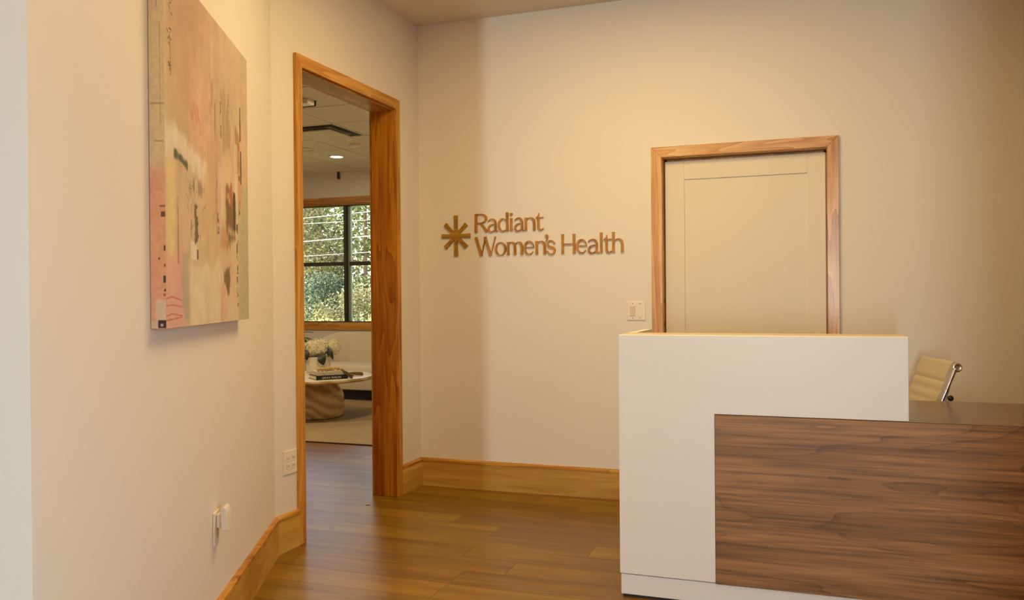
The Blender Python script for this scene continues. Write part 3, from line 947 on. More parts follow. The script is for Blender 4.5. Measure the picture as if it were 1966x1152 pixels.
art = empty('abstract_painting', (LP + LD*1.3 + LN*0.001) + Vector((0,0,1.75)))
tag(art, 'large abstract painting in pink, ochre and cream on unframed canvas', 'painting')
def grid_obj(name, P, C, parent):
    nr, nc = P.shape[:2]
    me = bpy.data.meshes.new(name)
    verts = P.reshape(-1,3)
    idx = np.arange(nr*nc).reshape(nr,nc)
    q = np.stack([idx[:-1,:-1], idx[:-1,1:], idx[1:,1:], idx[1:,:-1]], -1).reshape(-1,4)
    me.from_pydata(verts.tolist(), [], q.tolist())
    ca = me.color_attributes.new('Col', 'FLOAT_COLOR', 'POINT')
    rgba = np.ones((nr*nc,4), np.float32); rgba[:,:3] = to_lin(C).reshape(-1,3)
    ca.data.foreach_set('color', rgba.ravel())
    me.materials.append(pm)
    o = bpy.data.objects.new(name, me)
    COL.objects.link(o)
    o.parent = parent
    o.matrix_parent_inverse = Matrix.Translation(parent.location).inverted()
    return o
nu, nv = 300, 420
uu, vv = np.meshgrid(np.linspace(0,1,nu), np.linspace(0,1,nv))
Cf = paint(uu, vv)
lum = Cf.mean(-1)/255
rel = (lum-lum.mean())*0.0012 + (rng.random(lum.shape)-.5)*0.0003
edge = np.minimum.reduce([uu,1-uu,vv,1-vv])
rel *= np.clip(edge/.01,0,1)
s_ = S_NEAR+(S_FAR-S_NEAR)*uu
o_ = PD + rel
Pf = np.stack([LP.x+LD.x*s_+LN.x*o_, LP.y+LD.y*s_+LN.y*o_, PZ0+(PZ1-PZ0)*vv], -1)
grid_obj('painted_canvas', Pf, Cf, art)
tt, v2 = np.meshgrid(np.linspace(0,1,26), np.linspace(0,1,420))
Cs = paint_side(tt, v2)
o2 = 0.002+(PD-0.002)*tt
Ps = np.stack([LP.x+LD.x*S_NEAR+LN.x*o2, LP.y+LD.y*S_NEAR+LN.y*o2, PZ0+(PZ1-PZ0)*v2], -1)
grid_obj('canvas_edge', Ps, Cs, art)
# stretcher behind the canvas
a0, a1 = S_FAR+0.0005, S_NEAR-0.0005
fnp = lambda u, v, w: tuple(LP + LD*u + LN*w + Vector((0,0,v)))
tpart(MB().prism([(a0,PZ0+.0005),(a1,PZ0+.0005),(a1,PZ1-.0005),(a0,PZ1-.0005)], fnp, 0.002, PD-0.0018), 'stretcher', plain('raw_canvas', srgb(214,186,146), .8), art, bevel=0)

# ------------------------------------------------------------------ switches, outlets, plug-in device, floor plate
sw = empty('light_switch', (1.513, 0, 1.202))
tag(sw, 'white double rocker light switch on the wall left of back door', 'light switch')
tpart(MB().box(1.455, 1.571, -0.007, -0.0005, 1.144, 1.260), 'plate', M_PLATE, sw, bevel=0.002)
tpart(MB().box(1.473, 1.507, -0.0105, -0.0072, 1.169, 1.235), 'rocker', M_PLATE2, sw, bevel=0.002)
tpart(MB().box(1.519, 1.553, -0.0085, -0.0072, 1.169, 1.235), 'rocker', M_PLATE, sw, bevel=0.001)
for x_ in (1.490, 1.536):
    for z_ in (1.156, 1.248):
        tpart(MB().box(x_-.0025, x_+.0025, -0.0078, -0.0072, z_-.0025, z_+.0025), 'screw', M_SLOT, sw, bevel=0)
ol = empty('wall_outlet', (0, -1.552, 0.449))
tag(ol, 'white double wall outlet beside the left casing of the open doorway', 'outlet')
tpart(MB().box(0.0005, 0.007, -1.608, -1.4925, 0.389, 0.511), 'plate', M_PLATE, ol, bevel=0.002)
for y_ in (-1.575, -1.527):
    for z_ in (0.430, 0.470):
        r_ = tpart(MB().box(0.0072, 0.0085, y_-.017, y_+.017, z_-.016, z_+.016), 'receptacle', M_PLATE, ol, bevel=0.0015)
        s_m = MB().box(0.0087, 0.0090, y_-.009, y_-.006, z_-.004, z_+.006).box(0.0087, 0.0090, y_+.006, y_+.009, z_-.004, z_+.006).build('slots', M_SLOT)
        s_m.parent = r_
def lbox(mb, s0, s1, o0, o1, z0, z1):
    return mb.prism([(s0,z0),(s1,z0),(s1,z1),(s0,z1)], fnp, o0, o1)
ow = empty('wall_outlet', LP + LD*1.16 + Vector((0,0,0.458)))
tag(ow, 'white wall outlet on the angled wall below the painting, device plugged in', 'outlet')
tpart(lbox(MB(), 1.122, 1.196, 0.0005, 0.007, 0.398, 0.520), 'plate', M_PLATE, ow, bevel=0.002)
for z_ in (0.436, 0.482):
    r_ = tpart(lbox(MB(), 1.143, 1.177, 0.0072, 0.0090, z_-.017, z_+.017), 'receptacle', M_PLATE2, ow, bevel=0.002)
    s_m = lbox(lbox(lbox(MB(), 1.150, 1.153, 0.0091, 0.0094, z_-.005, z_+.006), 1.166, 1.169, 0.0091, 0.0094, z_-.005, z_+.006), 1.158, 1.162, 0.0091, 0.0094, z_-.013, z_-.009).build('slots', M_SLOT)
    s_m.parent = r_
pd_ = empty('plug_in_device', LP + LD*1.16 + LN*0.03 + Vector((0,0,0.50)))
tag(pd_, 'small white plug-in wall device with rounded top in the outlet under the painting', 'plug-in device')
zt0, zt1 = 0.452, 0.542
body = [(0.028,zt0+.004),(0.050,zt0),(0.053,zt0+.004),(0.050,zt1-.022),(0.046,zt1-.008),(0.040,zt1),(0.030,zt1-.006),(0.026,zt1-.02)]
tpart(MB().prism(body, lambda u,v,w: tuple(LP+LD*w+LN*u+Vector((0,0,v))), 1.130, 1.190), 'body', M_PLATE, pd_, bevel=0.003)
tpart(lbox(MB(), 1.142, 1.178, 0.0096, 0.0275, 0.462, 0.512), 'plug_block', M_PLATE, pd_, bevel=0.003)
fp = empty('floor_bolt_plate', (-0.074, -0.616, 0))
tag(fp, 'small round brass bolt plate set in floor of the open doorway', 'floor plate')
tpart(MB().lathe([(0.006,0.0005),(0.015,0.0005),(0.017,0.002),(0.015,0.0035),(0.008,0.003),(0.006,0.0015)], (-0.074,-0.616,0), 20), 'ring', M_BRASS, fp, bevel=0)

# ------------------------------------------------------------------ office chair behind the counter
def office_chair():
    th = math.atan2(0.979, -0.205)
    c = empty('office_chair', (2.791, -0.664, 0), th)
    tag(c, 'cream ribbed leather office chair with chrome rails behind the desk counter', 'chair')
    # side profile of sling: (y, z) with the sitter facing +y
    prof = [(-0.380,0.968),(-0.355,0.905),(-0.30,0.76),(-0.255,0.64),(-0.215,0.545),(-0.185,0.485),(-0.12,0.452),(0,0.455),(0.14,0.468),(0.22,0.462),(0.26,0.435)]
    # dense resample
    P = [Vector(p) for p in prof]
    def cat(P, n):
        out = []
        for i in range(len(P)-1):
            p0, p1, p2, p3 = P[max(i-1,0)], P[i], P[i+1], P[min(i+2,len(P)-1)]
            for k in range(n):
                t = k/n
                out.append(0.5*((2*p1)+(p2-p0)*t+(2*p0-5*p1+4*p2-p3)*t*t+(3*p1-p0-3*p2+p3)*t**3))
        out.append(P[-1])
        return out
    D = cat(P, 14)
    # arc length
    al = [0]
    for a, b in zip(D[:-1], D[1:]): al.append(al[-1]+(b-a).length)
    def sling(s0, s1, name):
        mb = MB()
        hw = 0.205
        v = []
        rows = [i for i in range(len(D)) if s0 <= al[i] <= s1]
        bounds = [0.0, 0.105] + [0.105+0.052*k for k in range(1, 20)]
        for i in rows:
            t = (D[min(i+1,len(D)-1)]-D[max(i-1,0)]).normalized()
            nn = Vector((t.y, -t.x))
            if nn.x < 0 and al[i] < 0.6: nn = -nn
            nn = Vector((abs(t.y), abs(t.x))) if True else nn
            near = min(abs(al[i]-b) for b in bounds)
            th_ = 0.012 + 0.009*min(1, near/0.016)**0.6
            for x in (-hw, hw):
                v.append((x, D[i].x + nn.x*th_, D[i].y + nn.y*th_))
                v.append((x, D[i].x - nn.x*th_*0.8, D[i].y - nn.y*th_*0.8))
        f_ = []
        for k in range(len(rows)-1):
            q, r = 4*k, 4*k+4
            f_ += [(q,q+2,r+2,r), (q+1,r+1,r+3,q+3), (q,r,r+1,q+1), (q+2,q+3,r+3,r+2)]
        e = 4*(len(rows)-1)
        f_ += [(0,1,3,2), (e,e+2,e+3,e+1)]
        return mb.add(v, f_).build(name, M_LEATHER, c, smooth=True)
    Ltot = al[-1]
    sling(0.0, 0.52, 'backrest')
    sling(0.53, Ltot, 'seat')
    for x in (-0.218, 0.218):
        rp = [(x, p.x, p.y) for p in D[::4]]
        # rails start at the cap ring
        MB().tube([(x, -0.372, 0.935)] + rp[2:], 0.0095, 10).build('side_rail', M_CHROME, c, smooth=True)
        ring = MB()
        a = [(x+0.0*math.cos(q), -0.378+0.016*math.cos(q), 0.945+0.016*math.sin(q)) for q in [2*math.pi*k/20 for k in range(20)]]
        ring.tube(a, 0.0065, 8, closed=True)
        sgn = 1 if x > 0 else -1
        ring.tube([(x-sgn*0.004,-0.378,0.945),(x+sgn*0.002,-0.378,0.945)], 0.0065, 10)
        ring.build('rail_cap', M_ALU, c, smooth=True)
    MB().tube([(-0.21,-0.378,0.945),(0.21,-0.378,0.945)], 0.011, 10).build('top_bar', M_ALU, c, smooth=True)
    # bracket and knob behind the back
    for x in (-0.218, 0.218):
        MB().tube([(x,-0.338,0.845),(x,-0.325,0.80),(x,-0.30,0.72),(x,-0.27,0.62),(x,-0.20,0.50)], 0.006, 8).build('rear_strap', M_CHROME, c, smooth=True)
    MB().sphere((-0.225,-0.345,0.80), 0.014, 12, 8).build('knob', M_BLACK, c, smooth=True)
    MB().tube([(-0.21,-0.22,0.54),(0.21,-0.22,0.54)], 0.010, 10).build('cross_bar', M_ALU, c, smooth=True)
    MB().box(-0.12,0.12,-0.10,0.12,0.405,0.425).build('seat_plate', M_ALU, c, bevel=0.004)
    MB().lathe([(0.028,0.10),(0.028,0.26),(0.018,0.262),(0.018,0.405)], (0,0,0), 20).build('column', M_CHROME, c, smooth=True)
    for k in range(5):
        a = 2*math.pi*k/5 + 0.3
        d = Vector((math.cos(a), math.sin(a), 0))
        leg = MB().tube([d*0.025+Vector((0,0,.10)), d*0.15+Vector((0,0,.092)), d*0.29+Vector((0,0,.072))], [.017,.014,.010], 8).build('leg', M_CHROME, c, smooth=True)
        w = d*0.285
        nn = Vector((-d.y, d.x, 0))
        MB().tube([w-nn*0.022+Vector((0,0,.0285)), w-nn*0.006+Vector((0,0,.0285))], 0.028, 14).tube([w+nn*0.006+Vector((0,0,.0285)), w+nn*0.022+Vector((0,0,.0285))], 0.028, 14).tube([w+Vector((0,0,.028)), w+Vector((0,0,.072))], 0.006, 8).build('caster', M_BLACK, leg, smooth=True)
    return c
office_chair()

# ------------------------------------------------------------------ waiting room: window
w1 = struct(empty('window_1', ((WX0+WX1)/2, YW+.06, WZ0)))
mx0, mx1 = -3.642, -3.555
tr0, tr1 = 1.752, 1.806
FY0, FY1 = YW+0.03, YW+0.13
tpart(MB().box(WX0, WX1, FY0, FY1, WZ1-0.025, WZ1), 'frame_head', M_FRAME, w1, bevel=0.002)
tpart(MB().box(WX0, WX1, FY0, FY1, WZ0, WZ0+0.025), 'frame_sill', M_FRAME, w1, bevel=0.002)
tpart(MB().box(WX0, WX0+0.03, FY0, FY1, WZ0+.025, WZ1-.025), 'frame_jamb', M_FRAME, w1, bevel=0.002)
tpart(MB().box(WX1-0.03, WX1, FY0, FY1, WZ0+.025, WZ1-.025), 'frame_jamb', M_FRAME, w1, bevel=0.002)
tpart(MB().box(mx0, mx0+0.048, FY0, FY1, WZ0+.025, WZ1-.025), 'mullion', M_FRAME, w1, bevel=0.002)
tpart(MB().box(mx0+0.0485, mx1, FY0+.035, FY1-.01, WZ0+.025, WZ1-.025), 'mullion_lit_side', M_FRAME2, w1, bevel=0.004)
for a, b in ((WX0+.03, mx0), (mx1, WX1-.03)):
    tpart(MB().box(a, b, FY0+.005, FY1-.02, tr0, tr1), 'transom_bar', M_FRAME, w1, bevel=0.002)
    for z0_, z1_ in ((WZ0+.025, tr0), (tr1, WZ1-.025)):
        tpart(MB().box(a, b, YW+0.078, YW+0.084, z0_, z1_), 'pane', M_GLASS, w1, bevel=0)
# oak casing round the window
CWW = 0.098
tpart(MB().box(WX0-CWW, WX1+CWW, YW-0.02, YW-0.0005, WZ1, WZ1+CWW), 'casing_head', M_OAK_X, w1)
tpart(MB().box(WX0-CWW, WX1+CWW, YW-0.02, YW-0.0005, WZ0-CWW, WZ0-.001), 'casing_sill', M_OAK_X, w1)
tpart(MB().box(WX0-CWW, WX0, YW-0.02, YW-0.0005, WZ0, WZ1-.001), 'casing_side', M_OAK_Z, w1)
tpart(MB().box(WX1, WX1+CWW, YW-0.02, YW-0.0005, WZ0, WZ1-.001), 'casing_side', M_OAK_Z, w1)
tpart(MB().box(WX0, WX1, YW, FY0, WZ1-0.012, WZ1), 'reveal_head', M_OAK_X, w1, bevel=0)
tpart(MB().box(WX0, WX1, YW, FY0, WZ0, WZ0+0.012), 'reveal_sill', M_OAK_X, w1, bevel=0)
# shade bracket under the ceiling
sb = tpart(MB().box(-3.70, -3.672, YW-0.03, YW-0.001, HW-0.105, HW-0.006), 'shade_bracket', M_SLOT, w1, bevel=0.002)

# glazing for the two reception openings behind the camera
w2 = struct(empty('window_2', ((SX0+SX1)/2, YF-.08, 0.3)))
tpart(MB().box(SX0, SX0+.04, YF-.14, YF-.10, 0.3, 2.4).box(SX1-.04, SX1, YF-.14, YF-.10, 0.3, 2.4).box(SX0+.04, SX1-.04, YF-.14, YF-.10, 0.3, 0.34).box(SX0+.04, SX1-.04, YF-.14, YF-.10, 2.36, 2.4), 'frame', M_FRAME, w2)
tpart(MB().box(SX0+.04, SX1-.04, YF-.125, YF-.118, 0.34, 2.36), 'pane', M_GLASS, w2, bevel=0)
for k, (y0_, y1_, z0_, z1_) in enumerate(WIN_R):
    w3 = struct(empty('window_%d' % (3+k), (XR+.1, (y0_+y1_)/2, z0_)))
    tpart(MB().box(XR+.09, XR+.14, y0_, y0_+.05, z0_, z1_).box(XR+.09, XR+.14, y1_-.05, y1_, z0_, z1_).box(XR+.09, XR+.14, y0_+.05, y1_-.05, z0_, z0_+.05).box(XR+.09, XR+.14, y0_+.05, y1_-.05, z1_-.05, z1_), 'frame', M_FRAME, w3)
    tpart(MB().box(XR+.11, XR+.117, y0_+.05, y1_-.05, z0_+.05, z1_-.05), 'pane', M_GLASS, w3, bevel=0)

# ------------------------------------------------------------------ waiting room ceiling: tiles and grid
wc = struct(MB().box(XWW-.15, -0.16, -3.1, YW, HW+0.02, HW+0.1).build('ceiling_waiting_room', M_TILE))
G = 0.68
xs_ = [-2.0+G*k for k in range(-6, 3)]
ys_ = [2.13+G*k for k in range(-8, 5)]
tile0 = None
for gx in xs_[:-1]:
    for gy in ys_:
        x0, x1, y0, y1 = gx+.009, gx+G-.009, gy+.009, gy+G-.009
        if x1 < XWW or x0 > -0.2 or y0 > YW-.05 or y1 < -3.0: continue
        x0 = max(x0, XWW); x1 = min(x1, -0.162); y0 = max(y0, -3.1); y1 = min(y1, YW-.001)
        o = MB().box(x0, x1, y0, y1, HW-0.004, HW+0.0195).build('ceiling_tile', M_TILE, wc, bevel=0.003)
for gx in xs_:
    if XWW < gx < -0.2:
        MB().box(gx-.010, gx+.010, -3.1, YW-.001, HW+0.007, HW+0.0195).build('grid_bar', M_TBAR2, wc)
for gy in ys_:
    if -3.1 < gy < YW:
        MB().box(XWW, -0.162, gy-.010, gy+.010, HW+0.0068, HW+0.0192).build('grid_bar', M_TBAR2, wc)
# linear diffuser: a square black slot round a flush panel, inside one tile field
lv = empty('ceiling_diffuser', (-2.36, 2.52, HW-.004))
tag(lv, 'square ceiling air diffuser with a black slot around a flush plate', 'air diffuser')
cx_, cy_ = -2.34, 2.47
ho, hi_ = 0.305, 0.232
sl = MB()
zc0, zc1 = HW-0.0075, HW-0.0045
sl.box(cx_-ho, cx_+ho, cy_-ho, cy_-hi_, zc0, zc1).box(cx_-ho, cx_+ho, cy_+hi_, cy_+ho, zc0, zc1).box(cx_-ho, cx_-hi_, cy_-hi_, cy_+hi_, zc0, zc1).box(cx_+hi_, cx_+ho, cy_-hi_, cy_+hi_, zc0, zc1)
tpart(sl, 'slot', M_VOID, lv, bevel=0)
tpart(MB().box(cx_-.05, cx_+.05, cy_-.05, cy_+.05, HW-0.0318, HW-0.0045), 'hanger', M_VOID, lv, bevel=0)
tpart(MB().box(cx_-hi_, cx_+hi_, cy_-hi_, cy_+hi_, HW-0.046, HW-0.032), 'plate', M_TILE, lv, bevel=0.002)
# downlight
dl = empty('downlight', (-3.03, 3.87, HW-.004))
tag(dl, 'round lit recessed downlight in the waiting room ceiling', 'ceiling light')
tpart(MB().lathe([(0.078,0.0),(0.102,0.0),(0.102,-0.004),(0.090,-0.008),(0.078,-0.006)], (-3.03,3.87,HW-.0045), 28, cap=False), 'trim_ring', M_TBAR, dl, bevel=0)
tpart(MB().lathe([(0.0005,-0.0055),(0.078,-0.0055),(0.078,-0.0005),(0.0005,-0.0005)], (-3.03,3.87,HW-.0045), 28), 'diffuser', M_LAMP, dl, bevel=0)
dt = empty('smoke_detector', (-2.385, 3.213, HW-.004))
tag(dt, 'low white round smoke detector on the ceiling nearest the right jamb', 'detector')
tpart(MB().lathe([(0.002,-0.0285),(0.045,-0.028),(0.058,-0.018),(0.062,-0.0005),(0.002,-0.0005)], (-2.385,3.213,HW-.0045), 24), 'housing', M_PLATE, dt, bevel=0)
sp = empty('ceiling_speaker', (-3.09, 3.27, HW-.004))
tag(sp, 'round white flat ceiling speaker with thin rim at the left', 'speaker')
tpart(MB().lathe([(0.002,-0.005),(0.095,-0.005),(0.097,-0.0005),(0.002,-0.0005)], (-3.09,3.27,HW-.0045), 28), 'grille', M_TILE, sp, bevel=0)
tpart(MB().lathe([(0.098,-0.0005),(0.098,-0.009),(0.108,-0.012),(0.114,-0.0005)], (-3.09,3.27,HW-.0045), 28, cap=False), 'rim', M_TBAR, sp, bevel=0)
al_ = empty('ceiling_alarm', (-1.70, 1.20, HW-.004))
tag(al_, 'white box alarm on the ceiling just inside the doorway head, dark top edge', 'alarm')
tpart(MB().box(-1.79, -1.62, 1.10, 1.215, HW-0.050, HW-0.0045), 'housing', M_PLATE, al_, bevel=0.008)
tpart(MB().box(-1.74, -1.70, 1.096, 1.0995, HW-0.035, HW-0.018), 'lens', M_SLOT, al_, bevel=0)
tpart(MB().box(-1.80, -1.61, 1.216, 1.225, HW-0.054, HW-0.0045), 'back_plate', M_SLOT, al_, bevel=0)

# ------------------------------------------------------------------ rug
rg = empty('rug', (-2.55, 2.9, 0))
tag(rg, 'beige mottled area rug with dark bound edge under the coffee table', 'rug')
tpart(MB().box(-4.4, -0.55, 1.255, 4.58, 0.0005, 0.011), 'pile', M_RUG, rg, bevel=0.003)
tpart(MB().box(-4.42, -0.53, 1.225, 1.236, 0.0005, 0.010).box(-4.42, -0.53, 4.581, 4.60, 0.0005, 0.010).box(-4.42, -4.401, 1.236, 4.581, 0.0005, 0.010).box(-0.549, -0.53, 1.236, 4.581, 0.0005, 0.010), 'binding', M_RUGEDGE, rg, bevel=0)
tpart(MB().box(-4.40, -0.55, 1.2365, 1.2545, 0.0005, 0.009), 'border', M_RUG, rg, bevel=0)
ZR = 0.0115

# ------------------------------------------------------------------ coffee table
TC = (-2.574, 2.592)
ZT = 0.457
ct = empty('coffee_table', (TC[0], TC[1], ZR))
tag(ct, 'round travertine coffee table with thick drum base on the rug', 'coffee table')
def bprof(a):
    return 1
tb = MB()
nseg, rows_ = 48, [(0.0,0.30),(0.008,0.322),(0.03,0.333),(0.09,0.336),(0.17,0.336),(0.24,0.330),(0.29,0.312),(0.33,0.285),(0.37,0.258),(0.398,0.245)]
v_, f_ = [], []
for z_, r_ in rows_:
    for k in range(nseg):
        a = 2*math.pi*k/nseg
        tw = a - z_*2.2
        rr_ = r_*(1 + 0.012*math.sin(3*tw) + 0.010*math.sin(5*tw+1.0))
        v_.append((rr_*math.cos(a), rr_*math.sin(a), z_))
m_ = len(rows_)
for i in range(m_-1):
    for k in range(nseg):
        k2 = (k+1) % nseg
        f_.append((i*nseg+k, i*nseg+k2, (i+1)*nseg+k2, (i+1)*nseg+k))
f_.append(tuple(range(nseg-1,-1,-1))); f_.append(tuple((m_-1)*nseg+k for k in range(nseg)))
tb.add(v_, f_).build('drum_base', M_TRAV, ct, smooth=True)
zt_ = ZT - ZR
MB().lathe([(0.01,zt_-.047),(0.60,zt_-.047),(0.640,zt_-.043),(0.656,zt_-.026),(0.656,zt_-.016),(0.650,zt_-.006)], (0,0,0), 64).build('tabletop', M_TRAV, ct, smooth=True)
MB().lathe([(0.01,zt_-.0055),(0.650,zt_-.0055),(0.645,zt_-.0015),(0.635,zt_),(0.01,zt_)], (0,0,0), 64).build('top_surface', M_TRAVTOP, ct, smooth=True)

# ------------------------------------------------------------------ books, beads
BA = Vector((-2.224, 2.130, 0)); bu = Vector((0.653, 0.757, 0)); bv = Vector((-0.757, 0.653, 0))
def book(name, A, lu, lv, z, t, cover, label):
    b = empty(name, A + bu*lu/2 + bv*lv/2 + Vector((0,0,z)))
    tag(b, label, 'book')
    fn = lambda u, v, w: tuple(A + bu*u + bv*v + Vector((0,0,w)))
    c = 0.0035
    sq = lambda u0,u1,v0,v1: [(u0,v0),(u1,v0),(u1,v1),(u0,v1)]
    mb = MB().prism(sq(0,lu,0,lv), fn, z, z+c).prism(sq(0,lu,0,lv), fn, z+t-c, z+t).prism(sq(0,lu,0,c), fn, z+c, z+t-c)
    tpart(mb, 'cover', cover, b, bevel=0)
    tpart(MB().prism(sq(0.006,lu-0.006,c+.0002,lv-0.006), fn, z+c, z+t-c), 'pages', M_PAPER, b, bevel=0)
    return b
T1b, T2b = 0.044, 0.040
b1 = book('book', BA, 0.335, 0.285, ZT+.0003, T1b, M_BOOKB, 'thick black book at the bottom of the pile, white spine lettering')
zb2 = ZT+.0006+T1b
BA2 = BA + bu*0.018 + bv*0.022
b2 = book('book', BA2, 0.262, 0.225, zb2, T2b, M_BOOKW, 'cream book lying on top of the black book')
def lettering(txt, size, origin, ud, mat, parent, name, width=None):
    cu = bpy.data.curves.new(name, 'FONT')
    cu.body = txt
    cu.size = size
    cu.extrude = 0.0003
    tmp = bpy.data.objects.new('tmp_text', cu)
    COL.objects.link(tmp)
    bpy.context.view_layer.update()
    me = bpy.data.meshes.new_from_object(tmp.evaluated_get(bpy.context.evaluated_depsgraph_get()))
    bpy.data.objects.remove(tmp)
    xs = [v.co.x for v in me.vertices]
    k = (width/(max(xs)-min(xs))) if width else 1.0
    n_ = ud.cross(Vector((0,0,1)))
    x_min = min(xs)
    for v in me.vertices:
        c = v.co.copy()
        v.co = origin + ud*((c.x-x_min)*k) + Vector((0,0,c.y)) + n_*(c.z)
    me.materials.clear(); me.materials.append(mat)
    o = bpy.data.objects.new(name, me)
    COL.objects.link(o)
    o.parent = parent
    o.matrix_parent_inverse = Matrix.Translation(parent.location).inverted()
    return o
M_LETTER = plain('white_spine_ink', srgb(244, 238, 226), 0.5)
lettering('GRAY MALIN', 0.028, BA + bu*0.060 - bv*0.0006 + Vector((0,0,ZT+.012)), bu, M_LETTER, b1, 'spine_lettering', width=0.20)
sm_ = MB()
for k, (u0, u1, z0_, z1_) in enumerate([(0.062,0.066,.010,.026),(0.069,0.071,.008,.024),(0.074,0.079,.014,.018),(0.072,0.084,.009,.011),(0.13,0.136,.016,.021),(0.139,0.144,.014,.022),(0.147,0.156,.015,.019),(0.16,0.166,.014,.020)]):
    fn = lambda u, v, w: tuple(BA2 + bu*u + bv*w + Vector((0,0,zb2+v)))
    sm_.prism([(u0,z0_),(u1,z0_),(u1,z1_),(u0,z1_)], fn, -0.0006, -0.0001)
tpart(sm_, 'spine_print', M_INK, b2, bevel=0)['kind'] = 'stuff'
# wooden bead garland with two jute tassels
gd = empty('bead_garland', (-2.2, 2.3, ZT+.09))
tag(gd, 'string of round wooden beads with jute tassels draped over the books', 'bead garland')
zt2 = zb2 + T2b
BR = 0.0205
bp_ = []
A2 = BA2
path_b = [(0.022,0.030),(0.064,0.034),(0.104,0.040),(0.132,0.070),(0.160,0.090),(0.186,0.058),(0.170,0.125),(0.205,0.112),(0.236,0.064)]
for u, v in path_b:
    bp_.append(A2 + bu*u + bv*v + Vector((0,0,zt2+BR+.0003)))
b0 = None
for p in bp_:
    if b0 is None:
        b0 = MB().sphere((0,0,0), BR, 16, 10).build('bead', M_BEAD, gd, smooth=True)
        o = b0
    else:
        o = b0.copy(); COL.objects.link(o)
    o.parent = gd
    o.location = p - gd.location
tpart(MB().tube([p+Vector((0,0,.001)) for p in bp_], 0.002, 6), 'cord', M_JUTE, gd, bevel=0)
def tassel(p0, p1, r0, r1):
    p0, p1 = Vector(p0), Vector(p1)
    mb = MB()
    d = (p1-p0)
    r = random.Random(int(p0.x*1000))
    a = d.normalized(); side = a.cross(Vector((0,0,1)))
    if side.length < .1: side = Vector((1,0,0))
    side.normalize(); up_ = side.cross(a)
    mb.tube([p0 - a*0.012, p0 + a*0.012], [r0*.9, r0*1.05], 10)
    for k in range(46):
        q = r.uniform(0, 2*math.pi); s = math.sqrt(r.random())
        st = p0 + (side*math.cos(q) + up_*math.sin(q))*r0*s*0.8
        en = p0 + d*r.uniform(.9,1.03) + (side*math.cos(q) + up_*math.sin(q))*r1*s
        en.z = max(en.z, ZT+0.004)
        md = st*.5 + en*.5 + (side*math.cos(q)+up_*math.sin(q))*r1*.15*s
        mb.tube([st, md, en], 0.0026, 4)
    return tpart(mb, 'tassel', M_JUTE, gd, bevel=0)
E1 = A2 + bu*0.262
tassel(E1 + bu*0.006 + bv*0.03 + Vector((0,0,zt2+.004)), E1 + bu*0.098 - bv*0.045 + Vector((0,0,ZT+.012)), 0.012, 0.024)
tassel((-2.185, 2.715, ZT+.022), (-2.035, 2.735, ZT+.012), 0.012, 0.024)
tpart(MB().tube([bp_[7], E1+bu*0.01+bv*0.11+Vector((0,0,zt2+.005)), E1+bu*0.06+bv*0.15+Vector((0,0,ZT+.03)), (-2.185,2.715,ZT+.022)], 0.002, 6), 'cord', M_JUTE, gd, bevel=0)

# ------------------------------------------------------------------ vase with hydrangeas
VC = Vector((-2.757, 3.0, ZT))
vs = empty('vase', VC)
tag(vs, 'white ceramic cylinder vase on the coffee table', 'vase')
MB().lathe([(0.01,0.0003),(0.126,0.0003),(0.134,0.006),(0.135,0.02),(0.135,0.165),(0.131,0.176),(0.126,0.172),(0.126,0.02),(0.01,0.015)], (0,0,0), 40).build('body', M_CERAM, vs, smooth=True)
bq = empty('flower_bouquet', VC + Vector((0,0,0.03)))
tag(bq, 'cream hydrangea bouquet with dark leaves standing in the white vase', 'flowers')
def floret(mb, c, nrm, s, r):
    nrm = nrm.normalized()
    a = nrm.orthogonal().normalized()
    a = Matrix.Rotation(r.uniform(0,6.28), 3, nrm) @ a
    b = nrm.cross(a)
    for k in range(4):
        q = k*math.pi/2
        d = a*math.cos(q)+b*math.sin(q); e = nrm.cross(d)
        tip = c + d*s + nrm*s*0.25
        mb.add([c, c+d*s*.55+e*s*.42+nrm*s*.08, tip, c+d*s*.55-e*s*.42+nrm*s*.08], [(0,1,2,3)])
def head(c, rad, sq, seed, n):
    r = random.Random(seed)
    core = MB().sphere(c, rad*0.86, 14, 10, sq)
    o = tpart(core, 'flower_head', M_PETAL, bq, bevel=0)
    mb = MB()
    for k in range(n):
        z = 1-2*(k+.5)/n; ph = k*2.39996
        s = math.sqrt(1-z*z)
        d = Vector((s*math.cos(ph)*sq[0], s*math.sin(ph)*sq[1], z*sq[2]))
        nn = Vector((d.x/sq[0]**2, d.y/sq[1]**2, d.z/sq[2]**2))
        floret(mb, Vector(c)+d*rad*r.uniform(.88,1.02), nn+Vector((r.uniform(-.4,.4),r.uniform(-.4,.4),r.uniform(-.4,.4))), rad*0.17+r.uniform(0,.004), r)
    fl = mb.build('petals', M_PETAL)
    fl['kind'] = 'stuff'
    fl.parent = o
    fl.matrix_parent_inverse = Matrix.Identity(4)
    return o
head((VC.x-0.005, VC.y-0.02, 0.735), 0.128, (1.12,1.0,.78), 1, 260)
head((VC.x-0.135, VC.y+0.01, 0.715), 0.092, (1,1,.85), 2, 150)
head((VC.x+0.150, VC.y+0.075, 0.742), 0.085, (.95,1,1.05), 3, 150)
head((VC.x-0.02, VC.y+0.12, 0.74), 0.09, (1,1,.85), 4, 120)
